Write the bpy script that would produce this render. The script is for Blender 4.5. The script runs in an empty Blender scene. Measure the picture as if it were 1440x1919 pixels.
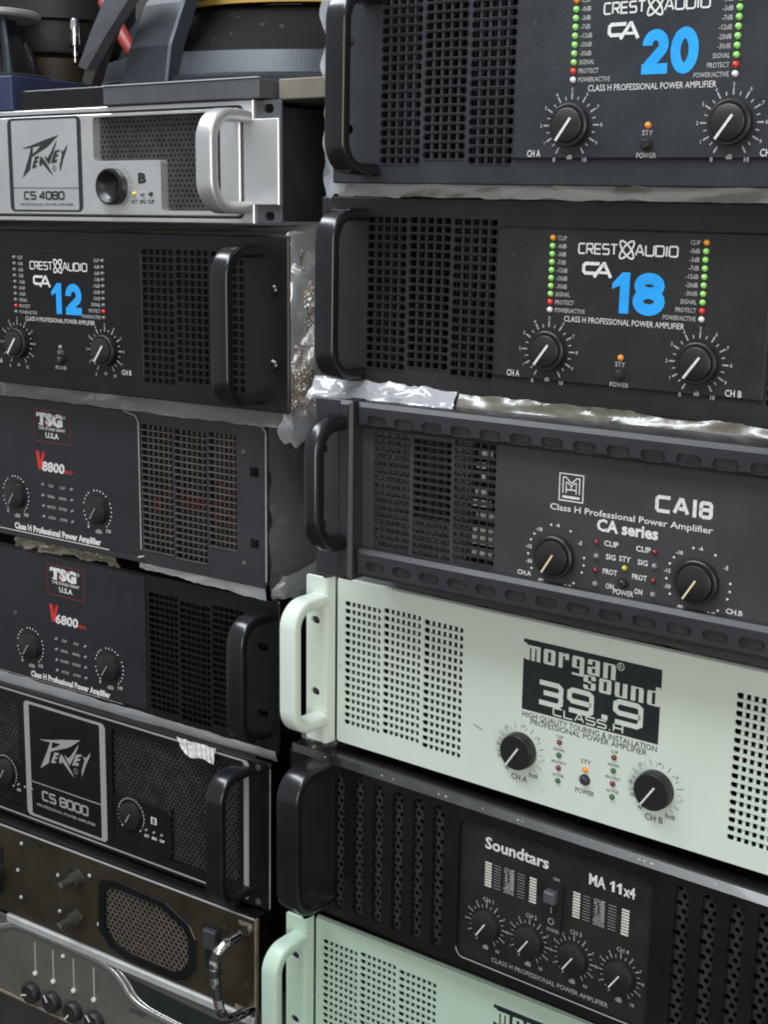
import bpy, bmesh, math, random
import numpy as np
from mathutils import Vector, Matrix, noise, geometry
random.seed(7)
SC = bpy.context.scene
COL = SC.collection
R = math.radians

# ------------------------------------------------------------------ camera
OFF = (680.0, -780.0, 1460.0)          # world = stack coordinates (mm, camera at 0) + OFF
def W(x, y, z):
    return Vector(((x + OFF[0]) * .001, (y + OFF[1]) * .001, (z + OFF[2]) * .001))
PITCH, ROLL, TH = R(12.3373), R(0.9513), R(37.0)
def rz(v):
    c, s = math.cos(TH), math.sin(TH)
    return Vector((c * v[0] - s * v[1], s * v[0] + c * v[1], v[2]))
_f = Vector((0, math.cos(PITCH), -math.sin(PITCH)))
_u = Vector((0, math.sin(PITCH), math.cos(PITCH)))
_r = Vector((1, 0, 0))
r2 = math.cos(ROLL) * _r + math.sin(ROLL) * _u
u2 = -math.sin(ROLL) * _r + math.cos(ROLL) * _u
r2, u2, f2 = rz(r2), rz(u2), rz(_f)
cam_d = bpy.data.cameras.new('camera')
cam_d.sensor_fit = 'VERTICAL'
cam_d.sensor_height = 36
cam_d.lens = 2606.65 / 1919 * 36
cam_d.clip_start = .02
cam_d.clip_end = 60
cam = bpy.data.objects.new('camera', cam_d)
m = Matrix(((r2.x, u2.x, -f2.x, 0), (r2.y, u2.y, -f2.y, 0), (r2.z, u2.z, -f2.z, 0), (0, 0, 0, 1)))
m.translation = W(0, 0, 0)
cam.matrix_world = m
COL.objects.link(cam)
SC.camera = cam

# ------------------------------------------------------------------ world, lamps, exposure
wd = bpy.data.worlds.new('World'); SC.world = wd; wd.use_nodes = True
bg = wd.node_tree.nodes['Background']
bg.inputs[0].default_value = (.92, .97, 1.0, 1); bg.inputs[1].default_value = .42
def area(name, loc, target, sx, sy, power, col):
    l = bpy.data.lights.new(name, 'AREA'); l.shape = 'RECTANGLE'; l.size = sx; l.size_y = sy
    l.energy = power; l.color = col
    o = bpy.data.objects.new(name, l); COL.objects.link(o)
    o.location = loc
    o.rotation_euler = (Vector(target) - Vector(loc)).to_track_quat('-Z', 'Y').to_euler()
    return o
area('ceiling_lamp', (-.45, -.62, 2.72), (-.1, .05, 1.1), 2.4, .30, 46, (.90, .96, 1.0))
area('shop_front_light', (2.4, -2.2, 1.5), (.1, .1, 1.25), 1.1, 1.9, 50, (1.0, .965, .89))
SC.view_settings.view_transform = 'Standard'
SC.view_settings.look = 'None'
SC.view_settings.exposure = 0
SC.view_settings.gamma = 1
SC.cycles.pixel_filter_type = 'BLACKMAN_HARRIS'
SC.cycles.filter_width = 1.9

# ------------------------------------------------------------------ materials
MAT = {}
def mat(name, col, rough=.5, metal=0., bump=0., bscale=900., var=.0, vscale=40., spec=.5, dust=0., coat=0., speck=None, sscale=260., sthr=.66):
    m = bpy.data.materials.new(name); m.use_nodes = True
    nt = m.node_tree; b = nt.nodes['Principled BSDF']
    b.inputs['Roughness'].default_value = rough
    b.inputs['Metallic'].default_value = metal
    b.inputs['Specular IOR Level'].default_value = spec
    b.inputs['Coat Weight'].default_value = coat
    tc = nt.nodes.new('ShaderNodeTexCoord')
    c = (*col, 1)
    b.inputs['Base Color'].default_value = c
    src = None
    if var or dust:
        n = nt.nodes.new('ShaderNodeTexNoise'); n.inputs['Scale'].default_value = vscale
        n.inputs['Detail'].default_value = 6; n.inputs['Roughness'].default_value = .65
        nt.links.new(tc.outputs['Object'], n.inputs['Vector'])
        rmp = nt.nodes.new('ShaderNodeMapRange')
        rmp.inputs[1].default_value = .3; rmp.inputs[2].default_value = .75
        nt.links.new(n.outputs['Fac'], rmp.inputs[0])
        mx = nt.nodes.new('ShaderNodeMix'); mx.data_type = 'RGBA'
        mx.inputs[6].default_value = (*[k * (1 - var) for k in col], 1)
        mx.inputs[7].default_value = (*[min(1, k * (1 + var) + dust) for k in col], 1)
        nt.links.new(rmp.outputs[0], mx.inputs[0])
        nt.links.new(mx.outputs[2], b.inputs['Base Color'])
        r2_ = nt.nodes.new('ShaderNodeMapRange')
        r2_.inputs[3].default_value = max(.02, rough - .10); r2_.inputs[4].default_value = min(1, rough + .14)
        nt.links.new(n.outputs['Fac'], r2_.inputs[0])
        nt.links.new(r2_.outputs[0], b.inputs['Roughness'])
    if speck:
        n3 = nt.nodes.new('ShaderNodeTexNoise'); n3.inputs['Scale'].default_value = sscale; n3.inputs['Detail'].default_value = 2
        nt.links.new(tc.outputs['Object'], n3.inputs['Vector'])
        m3 = nt.nodes.new('ShaderNodeMapRange'); m3.inputs[1].default_value = sthr; m3.inputs[2].default_value = sthr + .07; m3.inputs[4].default_value = .75
        nt.links.new(n3.outputs['Fac'], m3.inputs[0])
        mx3 = nt.nodes.new('ShaderNodeMix'); mx3.data_type = 'RGBA'; mx3.inputs[7].default_value = (*speck, 1); mx3.inputs[6].default_value = c
        nt.links.new(m3.outputs[0], mx3.inputs[0])
        lk = b.inputs['Base Color'].links
        if lk: nt.links.new(lk[0].from_socket, mx3.inputs[6])
        nt.links.new(mx3.outputs[2], b.inputs['Base Color'])
    if bump:
        n2 = nt.nodes.new('ShaderNodeTexNoise'); n2.inputs['Scale'].default_value = bscale
        n2.inputs['Detail'].default_value = 3
        nt.links.new(tc.outputs['Object'], n2.inputs['Vector'])
        bp = nt.nodes.new('ShaderNodeBump'); bp.inputs['Strength'].default_value = bump
        bp.inputs['Distance'].default_value = .0006
        nt.links.new(n2.outputs['Fac'], bp.inputs['Height'])
        nt.links.new(bp.outputs[0], b.inputs['Normal'])
    MAT[name] = m
    return m
mat('black_powder', (.0125, .0122, .0125), .42, bump=.3, bscale=1400, var=.3, dust=.006, vscale=16, speck=(.05, .05, .05), sscale=330, sthr=.69)
mat('black_satin', (.0052, .0052, .006), .32, spec=.38, bump=.12, bscale=900, var=.25, dust=.0018, vscale=16, speck=(.03, .03, .03), sscale=330, sthr=.70)
mat('handle_black', (.010, .010, .012), .20, var=.2, dust=.001, vscale=20)
mat('black_gloss', (.006, .0062, .007), .24, var=.2, dust=.002, vscale=25, coat=.2)
mat('black_plastic', (.014, .014, .014), .38, bump=.1, bscale=700)
mat('dark_inside', (.006, .006, .006), .8)
mat('black_blue', (.018, .0205, .0265), .42, bump=.3, bscale=1400, var=.3, dust=.006, vscale=16, speck=(.06, .06, .06), sscale=330, sthr=.69)  # black paint with the bluish ceiling sheen put into its colour
mat('slate', (.021, .0215, .0255), .42, bump=.3, bscale=1500, var=.15, dust=.008, vscale=15)
mat('charcoal', (.036, .038, .041), .42, bump=.3, bscale=1500, var=.15, dust=.008, vscale=15)
mat('navy_film', (.0125, .0142, .018), .34, bump=.08, bscale=500, var=.2, dust=.005, vscale=14)
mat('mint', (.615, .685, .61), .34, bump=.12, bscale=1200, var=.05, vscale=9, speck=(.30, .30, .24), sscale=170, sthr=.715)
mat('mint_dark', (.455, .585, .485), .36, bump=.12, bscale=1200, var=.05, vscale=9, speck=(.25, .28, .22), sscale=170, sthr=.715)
mat('silver', (.60, .60, .605), .36, metal=.7, bump=.1, bscale=1800, var=.07, vscale=20, speck=(.35, .34, .32), sscale=240, sthr=.71)
mat('silver_trim', (.72, .72, .71), .26, metal=.85, var=.06, vscale=40)
mat('silver_edge', (.55, .56, .56), .4, metal=.4, var=.1, vscale=60)
mat('chrome', (.75, .75, .76), .16, metal=1.0)
mat('brown_metal', (.046, .037, .022), .40, metal=.45, bump=.12, bscale=900, var=.35, dust=.012, vscale=16)
mat('brown_mesh', (.125, .110, .088), .38, metal=.3, var=.3, vscale=120)
mat('grey_mixer', (.155, .150, .135), .40, metal=.4, bump=.1, bscale=1200, var=.2, dust=.01, vscale=14)
mat('tan_edge', (.24, .20, .14), .6, var=.3, vscale=60)
mat('white_print', (.66, .66, .645), .5, var=.22, vscale=420)
mat('grey_print', (.36, .36, .35), .5, var=.25, vscale=240)
mat('silver_print', (.36, .37, .36), .45, metal=.2, var=.08, vscale=60)
mat('dark_print', (.03, .035, .035), .4, var=.2, vscale=90)
mat('sign_black', (.018, .022, .023), .34, var=.15, vscale=40)
mat('blue_print', (.018, .335, .84), .40, var=.12, vscale=90, speck=(.02, .12, .35), sscale=420, sthr=.68)
mat('red_print', (.58, .030, .022), .45, var=.15, vscale=150)
mat('led_green', (.34, .72, .18), .25, spec=.6)
mat('led_red', (.75, .035, .025), .22, spec=.6)
mat('led_amber', (.80, .28, .03), .22, spec=.6)
mat('led_white', (.78, .74, .68), .25, spec=.6)
mat('led_dim', (.18, .19, .20), .22, spec=.6)
mat('led_dark_green', (.03, .11, .04), .2, spec=.6)
mat('led_dark_red', (.17, .015, .015), .2, spec=.6)
mat('led_yellow', (.55, .50, .06), .22, spec=.6)
mat('fin_metal', (.10, .10, .10), .45, metal=.5, var=.6, vscale=90)
mat('fin_dark', (.042, .042, .042), .5, metal=.4, var=.5, vscale=90)
mat('part_white', (.62, .60, .55), .5, var=.2, vscale=100)
mat('wire_red', (.22, .018, .018), .45)
mat('cone_paper', (.007, .006, .006), .7, bump=.25, bscale=260, var=.4, vscale=40, spec=.15, speck=(.06, .05, .04), sscale=120, sthr=.7)
mat('basket_blue', (.027, .033, .043), .38, metal=.3, bump=.15, bscale=600, var=.2, vscale=12)
mat('yellow_spider', (.30, .175, .025), .75, bump=.4, bscale=500, var=.2, vscale=60)
mat('box_grey', (.068, .072, .082), .5, bump=.1, bscale=600, var=.2, vscale=15)
mat('inner_grey', (.10, .10, .095), .45, metal=.3, var=.5, vscale=120)
mat('mesh_grey', (.045, .046, .046), .42, metal=.3, var=.4, vscale=120)
mat('slat_brown', (.105, .092, .084), .45, metal=.2, var=.3, vscale=60)  # worn brown slats, brightened in the colour to look lit
mat('old_brass', (.06, .055, .045), .4, metal=.4, var=.3, vscale=60)
mat('old_grey', (.055, .055, .050), .5, var=.25, dust=.01, vscale=14)
mat('cream_line', (.72, .58, .38), .45)
mat('pale_slot', (.38, .36, .30), .5, var=.1)
mat('box_beige', (.16, .145, .115), .6, var=.2, vscale=20)
mat('blue_card', (.020, .026, .075), .55, var=.15, vscale=40)
mat('string_white', (.55, .53, .48), .7)
mat('dim_red', (.30, .03, .028), .5)
mat('red_cone', (.24, .022, .018), .5)
mat('amber_oil', (.022, .014, .004), .45, var=.6, vscale=60, spec=.3)
mat('counter_top', (.05, .045, .04), .6, bump=.2, bscale=200, var=.3, vscale=10)
mat('wall_paint', (.05, .05, .052), .8, var=.2, vscale=3)
mat('rubber', (.010, .010, .010), .5, spec=.3)

def film_mat(name, col, alpha, rough=.16, bscale=30., bst=.4, spark=0., dif=.5):
    """thin plastic: see-through, glossy, a little milky; denser where it is seen edge-on"""
    m = bpy.data.materials.new(name); m.use_nodes = True
    nt = m.node_tree; out = nt.nodes['Material Output']; nt.nodes.remove(nt.nodes['Principled BSDF'])
    N = nt.nodes.new; K = nt.links.new
    tc = N('ShaderNodeTexCoord'); n = N('ShaderNodeTexNoise'); n.inputs['Scale'].default_value = bscale; n.inputs['Detail'].default_value = 5; n.inputs['Distortion'].default_value = 2.0
    K(tc.outputs['Object'], n.inputs['Vector'])
    bp = N('ShaderNodeBump'); bp.inputs['Strength'].default_value = bst; bp.inputs['Distance'].default_value = .003
    if spark:
        v = N('ShaderNodeTexVoronoi'); v.inputs['Scale'].default_value = spark; K(tc.outputs['Object'], v.inputs['Vector'])
        ad = N('ShaderNodeMath'); ad.operation = 'ADD'; K(n.outputs['Fac'], ad.inputs[0]); K(v.outputs['Distance'], ad.inputs[1]); K(ad.outputs[0], bp.inputs['Height'])
    else: K(n.outputs['Fac'], bp.inputs['Height'])
    gl_ = N('ShaderNodeBsdfGlossy'); gl_.inputs['Roughness'].default_value = rough; gl_.inputs['Color'].default_value = (.9, .92, .95, 1); K(bp.outputs[0], gl_.inputs['Normal'])
    d = N('ShaderNodeBsdfDiffuse'); d.inputs['Color'].default_value = (*col, 1); K(bp.outputs[0], d.inputs['Normal'])
    tl = N('ShaderNodeBsdfTranslucent'); tl.inputs['Color'].default_value = (*col, 1)
    m1 = N('ShaderNodeMixShader'); m1.inputs[0].default_value = .35; K(d.outputs[0], m1.inputs[1]); K(tl.outputs[0], m1.inputs[2])
    m2 = N('ShaderNodeMixShader'); m2.inputs[0].default_value = 1 - dif; K(m1.outputs[0], m2.inputs[1]); K(gl_.outputs[0], m2.inputs[2])
    tr = N('ShaderNodeBsdfTransparent')
    lw = N('ShaderNodeLayerWeight'); lw.inputs[0].default_value = .35; K(bp.outputs[0], lw.inputs['Normal'])
    ma = N('ShaderNodeMapRange'); ma.inputs[3].default_value = max(0, alpha - .18); ma.inputs[4].default_value = min(1, alpha + .40)
    K(lw.outputs['Facing'], ma.inputs[0])
    mx = N('ShaderNodeMixShader'); K(ma.outputs[0], mx.inputs[0]); K(tr.outputs[0], mx.inputs[1]); K(m2.outputs[0], mx.inputs[2]); K(mx.outputs[0], out.inputs[0])
    MAT[name] = m
film_mat('clear_film', (.80, .83, .88), .74, dif=.75)
film_mat('white_film', (.80, .82, .86), .84, rough=.22, dif=.84)
film_mat('pale_film', (.72, .75, .80), .66, dif=.75)
film_mat('grey_film', (.38, .39, .41), .74, dif=.72)
film_mat('dusty_film', (.40, .38, .31), .60, dif=.68)
film_mat('bubble_film', (.68, .58, .42), .74, rough=.22, bscale=60, bst=.8, spark=380, dif=.6)
film_mat('brown_film', (.33, .29, .20), .70, rough=.3, dif=.82)
film_mat('thin_film', (.62, .64, .64), .34, dif=.7)

# ------------------------------------------------------------------ mesh builder (millimetres)
class MB:
    def __init__(s): s.v = []; s.f = []
    def add(s, vs, fs):
        o = len(s.v); s.v += [tuple(p) for p in vs]; s.f += [tuple(i + o for i in f) for f in fs]
    def box(s, x0, x1, y0, y1, z0, z1):
        s.add([(x0, y0, z0), (x1, y0, z0), (x1, y1, z0), (x0, y1, z0), (x0, y0, z1), (x1, y0, z1), (x1, y1, z1), (x0, y1, z1)],
              [(0, 3, 2, 1), (4, 5, 6, 7), (0, 1, 5, 4), (1, 2, 6, 5), (2, 3, 7, 6), (3, 0, 4, 7)])
    def prism(s, out, y0, y1, bev=0., holes=(), back=True, hwall=None):
        """outline in (x,z), front face at y0, back at y1; front edge chamfered by bev"""
        n = len(out)
        area_ = sum(out[i][0] * out[(i + 1) % n][1] - out[(i + 1) % n][0] * out[i][1] for i in range(n))
        if area_ < 0: out = out[::-1]
        ins = inset(out, bev) if bev else out
        loops = [[Vector((p[0], p[1], 0)) for p in ins]] + [[Vector((p[0], p[1], 0)) for p in h] for h in holes]
        tri = geometry.tessellate_polygon(loops)
        flat = [p for l in loops for p in l]
        s.add([(p.x, y0, p.y) for p in flat], tri)
        if bev:
            s.add([(p[0], y0, p[1]) for p in ins] + [(p[0], y0 + bev, p[1]) for p in out],
                  [(i, (i + 1) % n, n + (i + 1) % n, n + i) for i in range(n)])
        s.add([(p[0], y0 + bev, p[1]) for p in out] + [(p[0], y1, p[1]) for p in out],
              [(i, (i + 1) % n, n + (i + 1) % n, n + i) for i in range(n)])
        for h in holes:
            k = len(h); hw = y1 if hwall is None else hwall
            s.add([(p[0], y0, p[1]) for p in h] + [(p[0], hw, p[1]) for p in h],
                  [(i, (i + 1) % k, k + (i + 1) % k, k + i) for i in range(k)])
        if back:
            if holes:
                s.add([(p.x, y1, p.y) for p in flat], tri)
            else:
                s.add([(p[0], y1, p[1]) for p in out], [tuple(range(n))])
    def lathe(s, prof, cx, cz, seg=28, y=0.):
        """profile of (radius, n) with n towards the viewer"""
        vs = []; fs = []
        for (r, n) in prof:
            for i in range(seg):
                a = 2 * math.pi * i / seg
                vs.append((cx + r * math.cos(a), y - n, cz + r * math.sin(a)))
        for j in range(len(prof) - 1):
            for i in range(seg):
                a, b = j * seg + i, j * seg + (i + 1) % seg
                fs.append((a, b, b + seg, a + seg))
        s.add(vs, fs)
    def tube(s, path, r, seg=10, cross=None, up=(1, 0, 0), cap=True):
        """sweep a cross-section (list of (a,b)) along 3-D path; a along 'up', b along the other normal"""
        cr = cross or [(r * math.cos(2 * math.pi * i / seg), r * math.sin(2 * math.pi * i / seg)) for i in range(seg)]
        k = len(cr); P = [Vector(p) for p in path]; vs = []; fs = []
        u0 = Vector(up).normalized()
        for i, p in enumerate(P):
            t = (P[min(i + 1, len(P) - 1)] - P[max(i - 1, 0)]).normalized()
            u = (u0 - t * u0.dot(t))
            if u.length < 1e-4: u = t.orthogonal()
            u.normalize(); w = t.cross(u).normalized()
            for (a, b) in cr: vs.append(p + u * a + w * b)
        for i in range(len(P) - 1):
            for j in range(k):
                a, b = i * k + j, i * k + (j + 1) % k
                fs.append((a, b, b + k, a + k))
        if cap:
            fs.append(tuple(range(k))); fs.append(tuple((len(P) - 1) * k + j for j in range(k)))
        s.add(vs, fs)
    def stroke(s, pts, w, y, closed=False):
        """flat ribbon of width w along 2-D points at depth y"""
        P = [Vector(p) for p in pts]; n = len(P); L = []; Rr = []
        for i in range(n):
            if closed: a, b, c = P[i - 1], P[i], P[(i + 1) % n]
            else: a, b, c = P[max(i - 1, 0)], P[i], P[min(i + 1, n - 1)]
            d1 = (b - a); d2 = (c - b)
            if d1.length < 1e-9: d1 = d2
            if d2.length < 1e-9: d2 = d1
            d1 = d1.normalized(); d2 = d2.normalized()
            n1 = Vector((-d1.y, d1.x)); n2 = Vector((-d2.y, d2.x))
            mm = n1 + n2
            if mm.length < .2: mm = n1.copy()
            mm.normalize(); k = min(1 / max(mm.dot(n1), .35), 2.2)
            L.append(b + mm * w / 2 * k); Rr.append(b - mm * w / 2 * k)
        vs = [(p.x, y, p.y) for p in L] + [(p.x, y, p.y) for p in Rr]
        rng = n if closed else n - 1
        s.add(vs, [(i, (i + 1) % n, n + (i + 1) % n, n + i) for i in range(rng)])
    def poly(s, pts, y, holes=()):
        loops = [[Vector((p[0], p[1], 0)) for p in pts]] + [[Vector((p[0], p[1], 0)) for p in h] for h in holes]
        tri = geometry.tessellate_polygon(loops)
        s.add([(p.x, y, p.y) for l in loops for p in l], tri)
    def build(s, name, material, parent=None, smooth=False, label=None, loc=None, kind=None):
        if len(s.f) > 1 and parent is not None:
            groups = far_pieces(s.v, s.f)
            if groups:
                first = None
                for fs in groups:
                    m2 = MB(); used = {}
                    for f in fs:
                        for i in f:
                            if i not in used: used[i] = len(m2.v); m2.v.append(s.v[i])
                        m2.f.append(tuple(used[i] for i in f))
                    o = m2._one(name, material, parent, smooth, label, loc, kind); first = first or o
                return first
        return s._one(name, material, parent, smooth, label, loc, kind)
    def _one(s, name, material, parent, smooth, label, loc, kind):
        me = bpy.data.meshes.new(name)
        me.from_pydata([(p[0] * .001, p[1] * .001, p[2] * .001) for p in s.v], [], s.f)
        bm = bmesh.new(); bm.from_mesh(me)
        bmesh.ops.remove_doubles(bm, verts=bm.verts, dist=1e-6)
        bmesh.ops.recalc_face_normals(bm, faces=bm.faces)
        bm.to_mesh(me); bm.free()
        if smooth:
            me.polygons.foreach_set('use_smooth', [True] * len(me.polygons))
            me.set_sharp_from_angle(angle=R(38))
        me.materials.append(MAT[material])
        o = bpy.data.objects.new(name, me); COL.objects.link(o)
        if parent: o.parent = parent
        if loc: o.location = [k * .001 for k in loc]
        if label: o['label'] = label
        if kind: o['kind'] = kind
        return o

def far_pieces(V, F):
    """faces grouped into pieces that stand clearly apart, None when there is only one"""
    key = {}; idx = []
    for p in V: idx.append(key.setdefault((round(p[0], 2), round(p[1], 2), round(p[2], 2)), len(key)))
    par = list(range(len(key)))
    def find(a):
        while par[a] != a: par[a] = par[par[a]]; a = par[a]
        return a
    for f in F:
        r0 = find(idx[f[0]])
        for i in f[1:]:
            r1 = find(idx[i])
            if r1 != r0: par[r1] = r0
    roots = {}; isl = [roots.setdefault(find(idx[f[0]]), len(roots)) for f in F]; k = len(roots)
    if k < 2 or k > 3000: return None
    lo = np.full((k, 3), 1e9); hi = np.full((k, 3), -1e9); A = np.array(V)
    for f, g in zip(F, isl):
        q = A[list(f)]; lo[g] = np.minimum(lo[g], q.min(0)); hi[g] = np.maximum(hi[g], q.max(0))
    size = (hi - lo).max(1)
    gap = np.maximum(0, np.maximum(lo[:, None] - hi[None], lo[None] - hi[:, None]))
    near = np.sqrt((gap ** 2).sum(2)) <= np.maximum(18, .45 * np.maximum(size[:, None], size[None]))
    lab = -np.ones(k, int); c = 0
    for i in range(k):
        if lab[i] >= 0: continue
        st = [i]; lab[i] = c
        while st:
            j = st.pop()
            for q in np.nonzero(near[j] & (lab < 0))[0]: lab[q] = c; st.append(q)
        c += 1
    if c < 2: return None
    out = [[] for _ in range(c)]
    for f, g in zip(F, isl): out[lab[g]].append(f)
    return out

def inset(out, d):
    n = len(out); res = []
    for i in range(n):
        a, b, c = Vector(out[i - 1]), Vector(out[i]), Vector(out[(i + 1) % n])
        d1 = (b - a).normalized(); d2 = (c - b).normalized()
        n1 = Vector((-d1.y, d1.x)); n2 = Vector((-d2.y, d2.x))
        mm = (n1 + n2); mm = mm.normalized() if mm.length > .1 else n1
        res.append(tuple(b + mm * d / max(mm.dot(n1), .4)))
    return res
def rrect(x0, x1, z0, z1, r, seg=4):
    if r <= 0: return [(x0, z0), (x1, z0), (x1, z1), (x0, z1)]
    p = []
    for (cx, cz, a0) in ((x1 - r, z0 + r, -90), (x1 - r, z1 - r, 0), (x0 + r, z1 - r, 90), (x0 + r, z0 + r, 180)):
        for i in range(seg + 1):
            a = R(a0 + 90 * i / seg); p.append((cx + r * math.cos(a), cz + r * math.sin(a)))
    return p
def rect_sec(w, t, r, seg=3):
    return [(p[0], p[1]) for p in rrect(-w / 2, w / 2, -t / 2, t / 2, r, seg)]
def arc(cx, cz, rx, rz_, a0, a1, n=14):
    return [(cx + rx * math.cos(R(a0 + (a1 - a0) * i / n)), cz + rz_ * math.sin(R(a0 + (a1 - a0) * i / n))) for i in range(n + 1)]

# ------------------------------------------------------------------ lettering
_tc = {}
def text_geo(s, bold=0.):
    k = (s, bold)
    if k in _tc: return _tc[k]
    cu = bpy.data.curves.new('t', 'FONT'); cu.body = s; cu.size = 1; cu.resolution_u = 2; cu.offset = bold
    ob = bpy.data.objects.new('t', cu); me = ob.to_mesh()
    vs = [(v.co.x, v.co.y) for v in me.vertices]; fs = [tuple(p.vertices) for p in me.polygons]
    ob.to_mesh_clear(); bpy.data.objects.remove(ob); bpy.data.curves.remove(cu)
    if not vs: vs = [(0, 0)]
    x0 = min(v[0] for v in vs); x1 = max(v[0] for v in vs)
    _tc[k] = (vs, fs, x0, x1); return _tc[k]
CAPH = .69
def txt(mb, s, u, v, h, al='C', w=None, sx=1., bold=0., shear=0., y=-.25):
    """u,v: anchor on the baseline, h: cap height, w: total width"""
    vs, fs, x0, x1 = text_geo(s, bold)
    k = h / CAPH; kx = (w / max(x1 - x0, 1e-6)) if w else k * sx
    W_ = (x1 - x0) * kx
    ux = u - (W_ / 2 if al == 'C' else W_ if al == 'R' else 0)
    mb.add([(ux + (p[0] - x0) * kx + shear * p[1] * k, y, v + p[1] * k) for p in vs], fs)
    return W_
G = {
 'C': [[(1, 1), (.14, 1), (0, .86), (0, .14), (.14, 0), (1, 0)]],
 'R': [[(0, 0), (0, 1), (.86, 1), (1, .88), (1, .58), (.86, .46), (0, .46)], [(.5, .46), (1, 0)]],
 'E': [[(1, 1), (0, 1), (0, 0), (1, 0)], [(0, .5), (.92, .5)]],
 'S': [[(1, 1), (.12, 1), (0, .9), (0, .62), (.12, .52), (.88, .52), (1, .42), (1, .1), (.88, 0), (0, 0)]],
 'T': [[(0, 1), (1, 1)], [(.5, 1), (.5, 0)]],
 'A': [[(0, 0), (.42, 1), (.58, 1), (1, 0)], [(.34, .34), (.84, .34)]],
 'U': [[(0, 1), (0, .14), (.14, 0), (.86, 0), (1, .14), (1, 1)]],
 'D': [[(0, 0), (0, 1), (.84, 1), (1, .84), (1, .16), (.84, 0), (0, 0)]],
 'I': [[(.5, 0), (.5, 1)]],
 'O': [[(.14, 0), (0, .14), (0, .86), (.14, 1), (.86, 1), (1, .86), (1, .14), (.86, 0), (.14, 0)]],
 'L': [[(0, 1), (0, 0), (1, 0)]],
 'H': [[(0, 0), (0, 1)], [(1, 0), (1, 1)], [(0, .5), (1, .5)]],
 '3': [[(0, 1), (.86, 1), (1, .88), (1, .62), (.88, .52), (.2, .52)], [(.88, .52), (1, .42), (1, .12), (.86, 0), (0, 0)]],
 '9': [[(1, .46), (.14, .46), (0, .58), (0, .88), (.14, 1), (.86, 1), (1, .88), (1, .12), (.86, 0), (0, 0)]],
 '0': [[(.14, 0), (0, .14), (0, .86), (.14, 1), (.86, 1), (1, .86), (1, .14), (.86, 0), (.14, 0)]],
 '8': [[(.14, 0), (0, .12), (0, .42), (.12, .52), (.88, .52), (1, .62), (1, .88), (.86, 1), (.14, 1), (0, .88), (0, .62), (.12, .52)], [(.88, .52), (1, .42), (1, .12), (.86, 0), (.14, 0)]],
 '4': [[(.78, 0), (.78, 1), (0, .34), (0, .26), (1, .26)]],
 'B': [[(0, 0), (0, 1), (.86, 1), (1, .88), (1, .64), (.86, .52), (0, .52)], [(.86, .52), (1, .4), (1, .12), (.86, 0), (0, 0)]],
 '.': [[(.3, .0), (.7, .0)]],
}
def stxt(mb, s, u, v, h, cw, gap, t, y=-.25, shear=0.):
    x = u; q = 0
    for ch in s:
        if ch == ' ': x += cw * .6; continue
        w_ = cw * (.16 if ch == 'I' else .3 if ch == '.' else 1)
        for st in G[ch]:
            mb.stroke([(x + p[0] * w_ + shear * p[1] * h, v + p[1] * h) for p in st], t, y - .02 * q); q += 1
        x += w_ + gap
    return x
BLK = {  # block lower-case letters: rectangles x0,x1,z0,z1 in a unit cell
 'm': [(0, .26, 0, 1), (.37, .63, 0, .84), (.74, 1, 0, .84), (.26, 1, .84, 1)],
 'o': [(0, .37, .08, .92), (.63, 1, .08, .92), (.06, .94, .92, 1), (.06, .94, 0, .08), (.37, .63, .82, .92), (.37, .63, .08, .18)],
 'r': [(0, .4, 0, 1), (.4, .62, .8, .95), (.62, 1, .6, 1)],
 'g': [(0, .37, .22, .92), (.63, 1, -.2, .92), (.06, .94, .92, 1), (.37, .63, .22, .32), (.37, .63, .82, .92), (0, .63, -.26, -.12), (.63, .94, -.26, -.2)],
 'a': [(.63, 1, 0, .92), (.06, .94, .92, 1), (0, .37, .66, .92), (0, .37, .06, .5), (.37, .63, .44, .56), (.37, .63, 0, .14), (.06, .37, 0, .06)],
 'n': [(0, .37, 0, 1), (.63, 1, 0, .9), (.37, .94, .9, 1)],
 's': [(0, .37, .5, .92), (.06, .94, .92, 1), (.63, 1, .68, .92), (.37, .63, .44, .6), (.63, 1, .08, .5), (.06, .94, 0, .08), (0, .37, .08, .3)],
 'u': [(0, .37, .1, 1), (.63, 1, 0, 1), (.06, .63, 0, .1)],
 'd': [(0, .37, .08, .92), (.63, 1, 0, 1.3), (.06, .63, .9, 1), (.06, .63, 0, .1)],
}
def blktxt(mb, s, u, v, h, cw, gap, y, clip=None):
    x = u
    for ch in s:
        w_ = cw * (1.25 if ch == 'm' else .86 if ch == 'r' else 1)
        for (a, b, c, d) in BLK[ch]:
            x0, x1, z0, z1 = x + a * w_, x + b * w_, v + c * h, v + d * h
            mb.add([(x0, y, z0), (x1, y, z0), (x1, y, z1), (x0, y, z1)], [(0, 1, 2, 3)])
        x += w_ + gap
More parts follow.
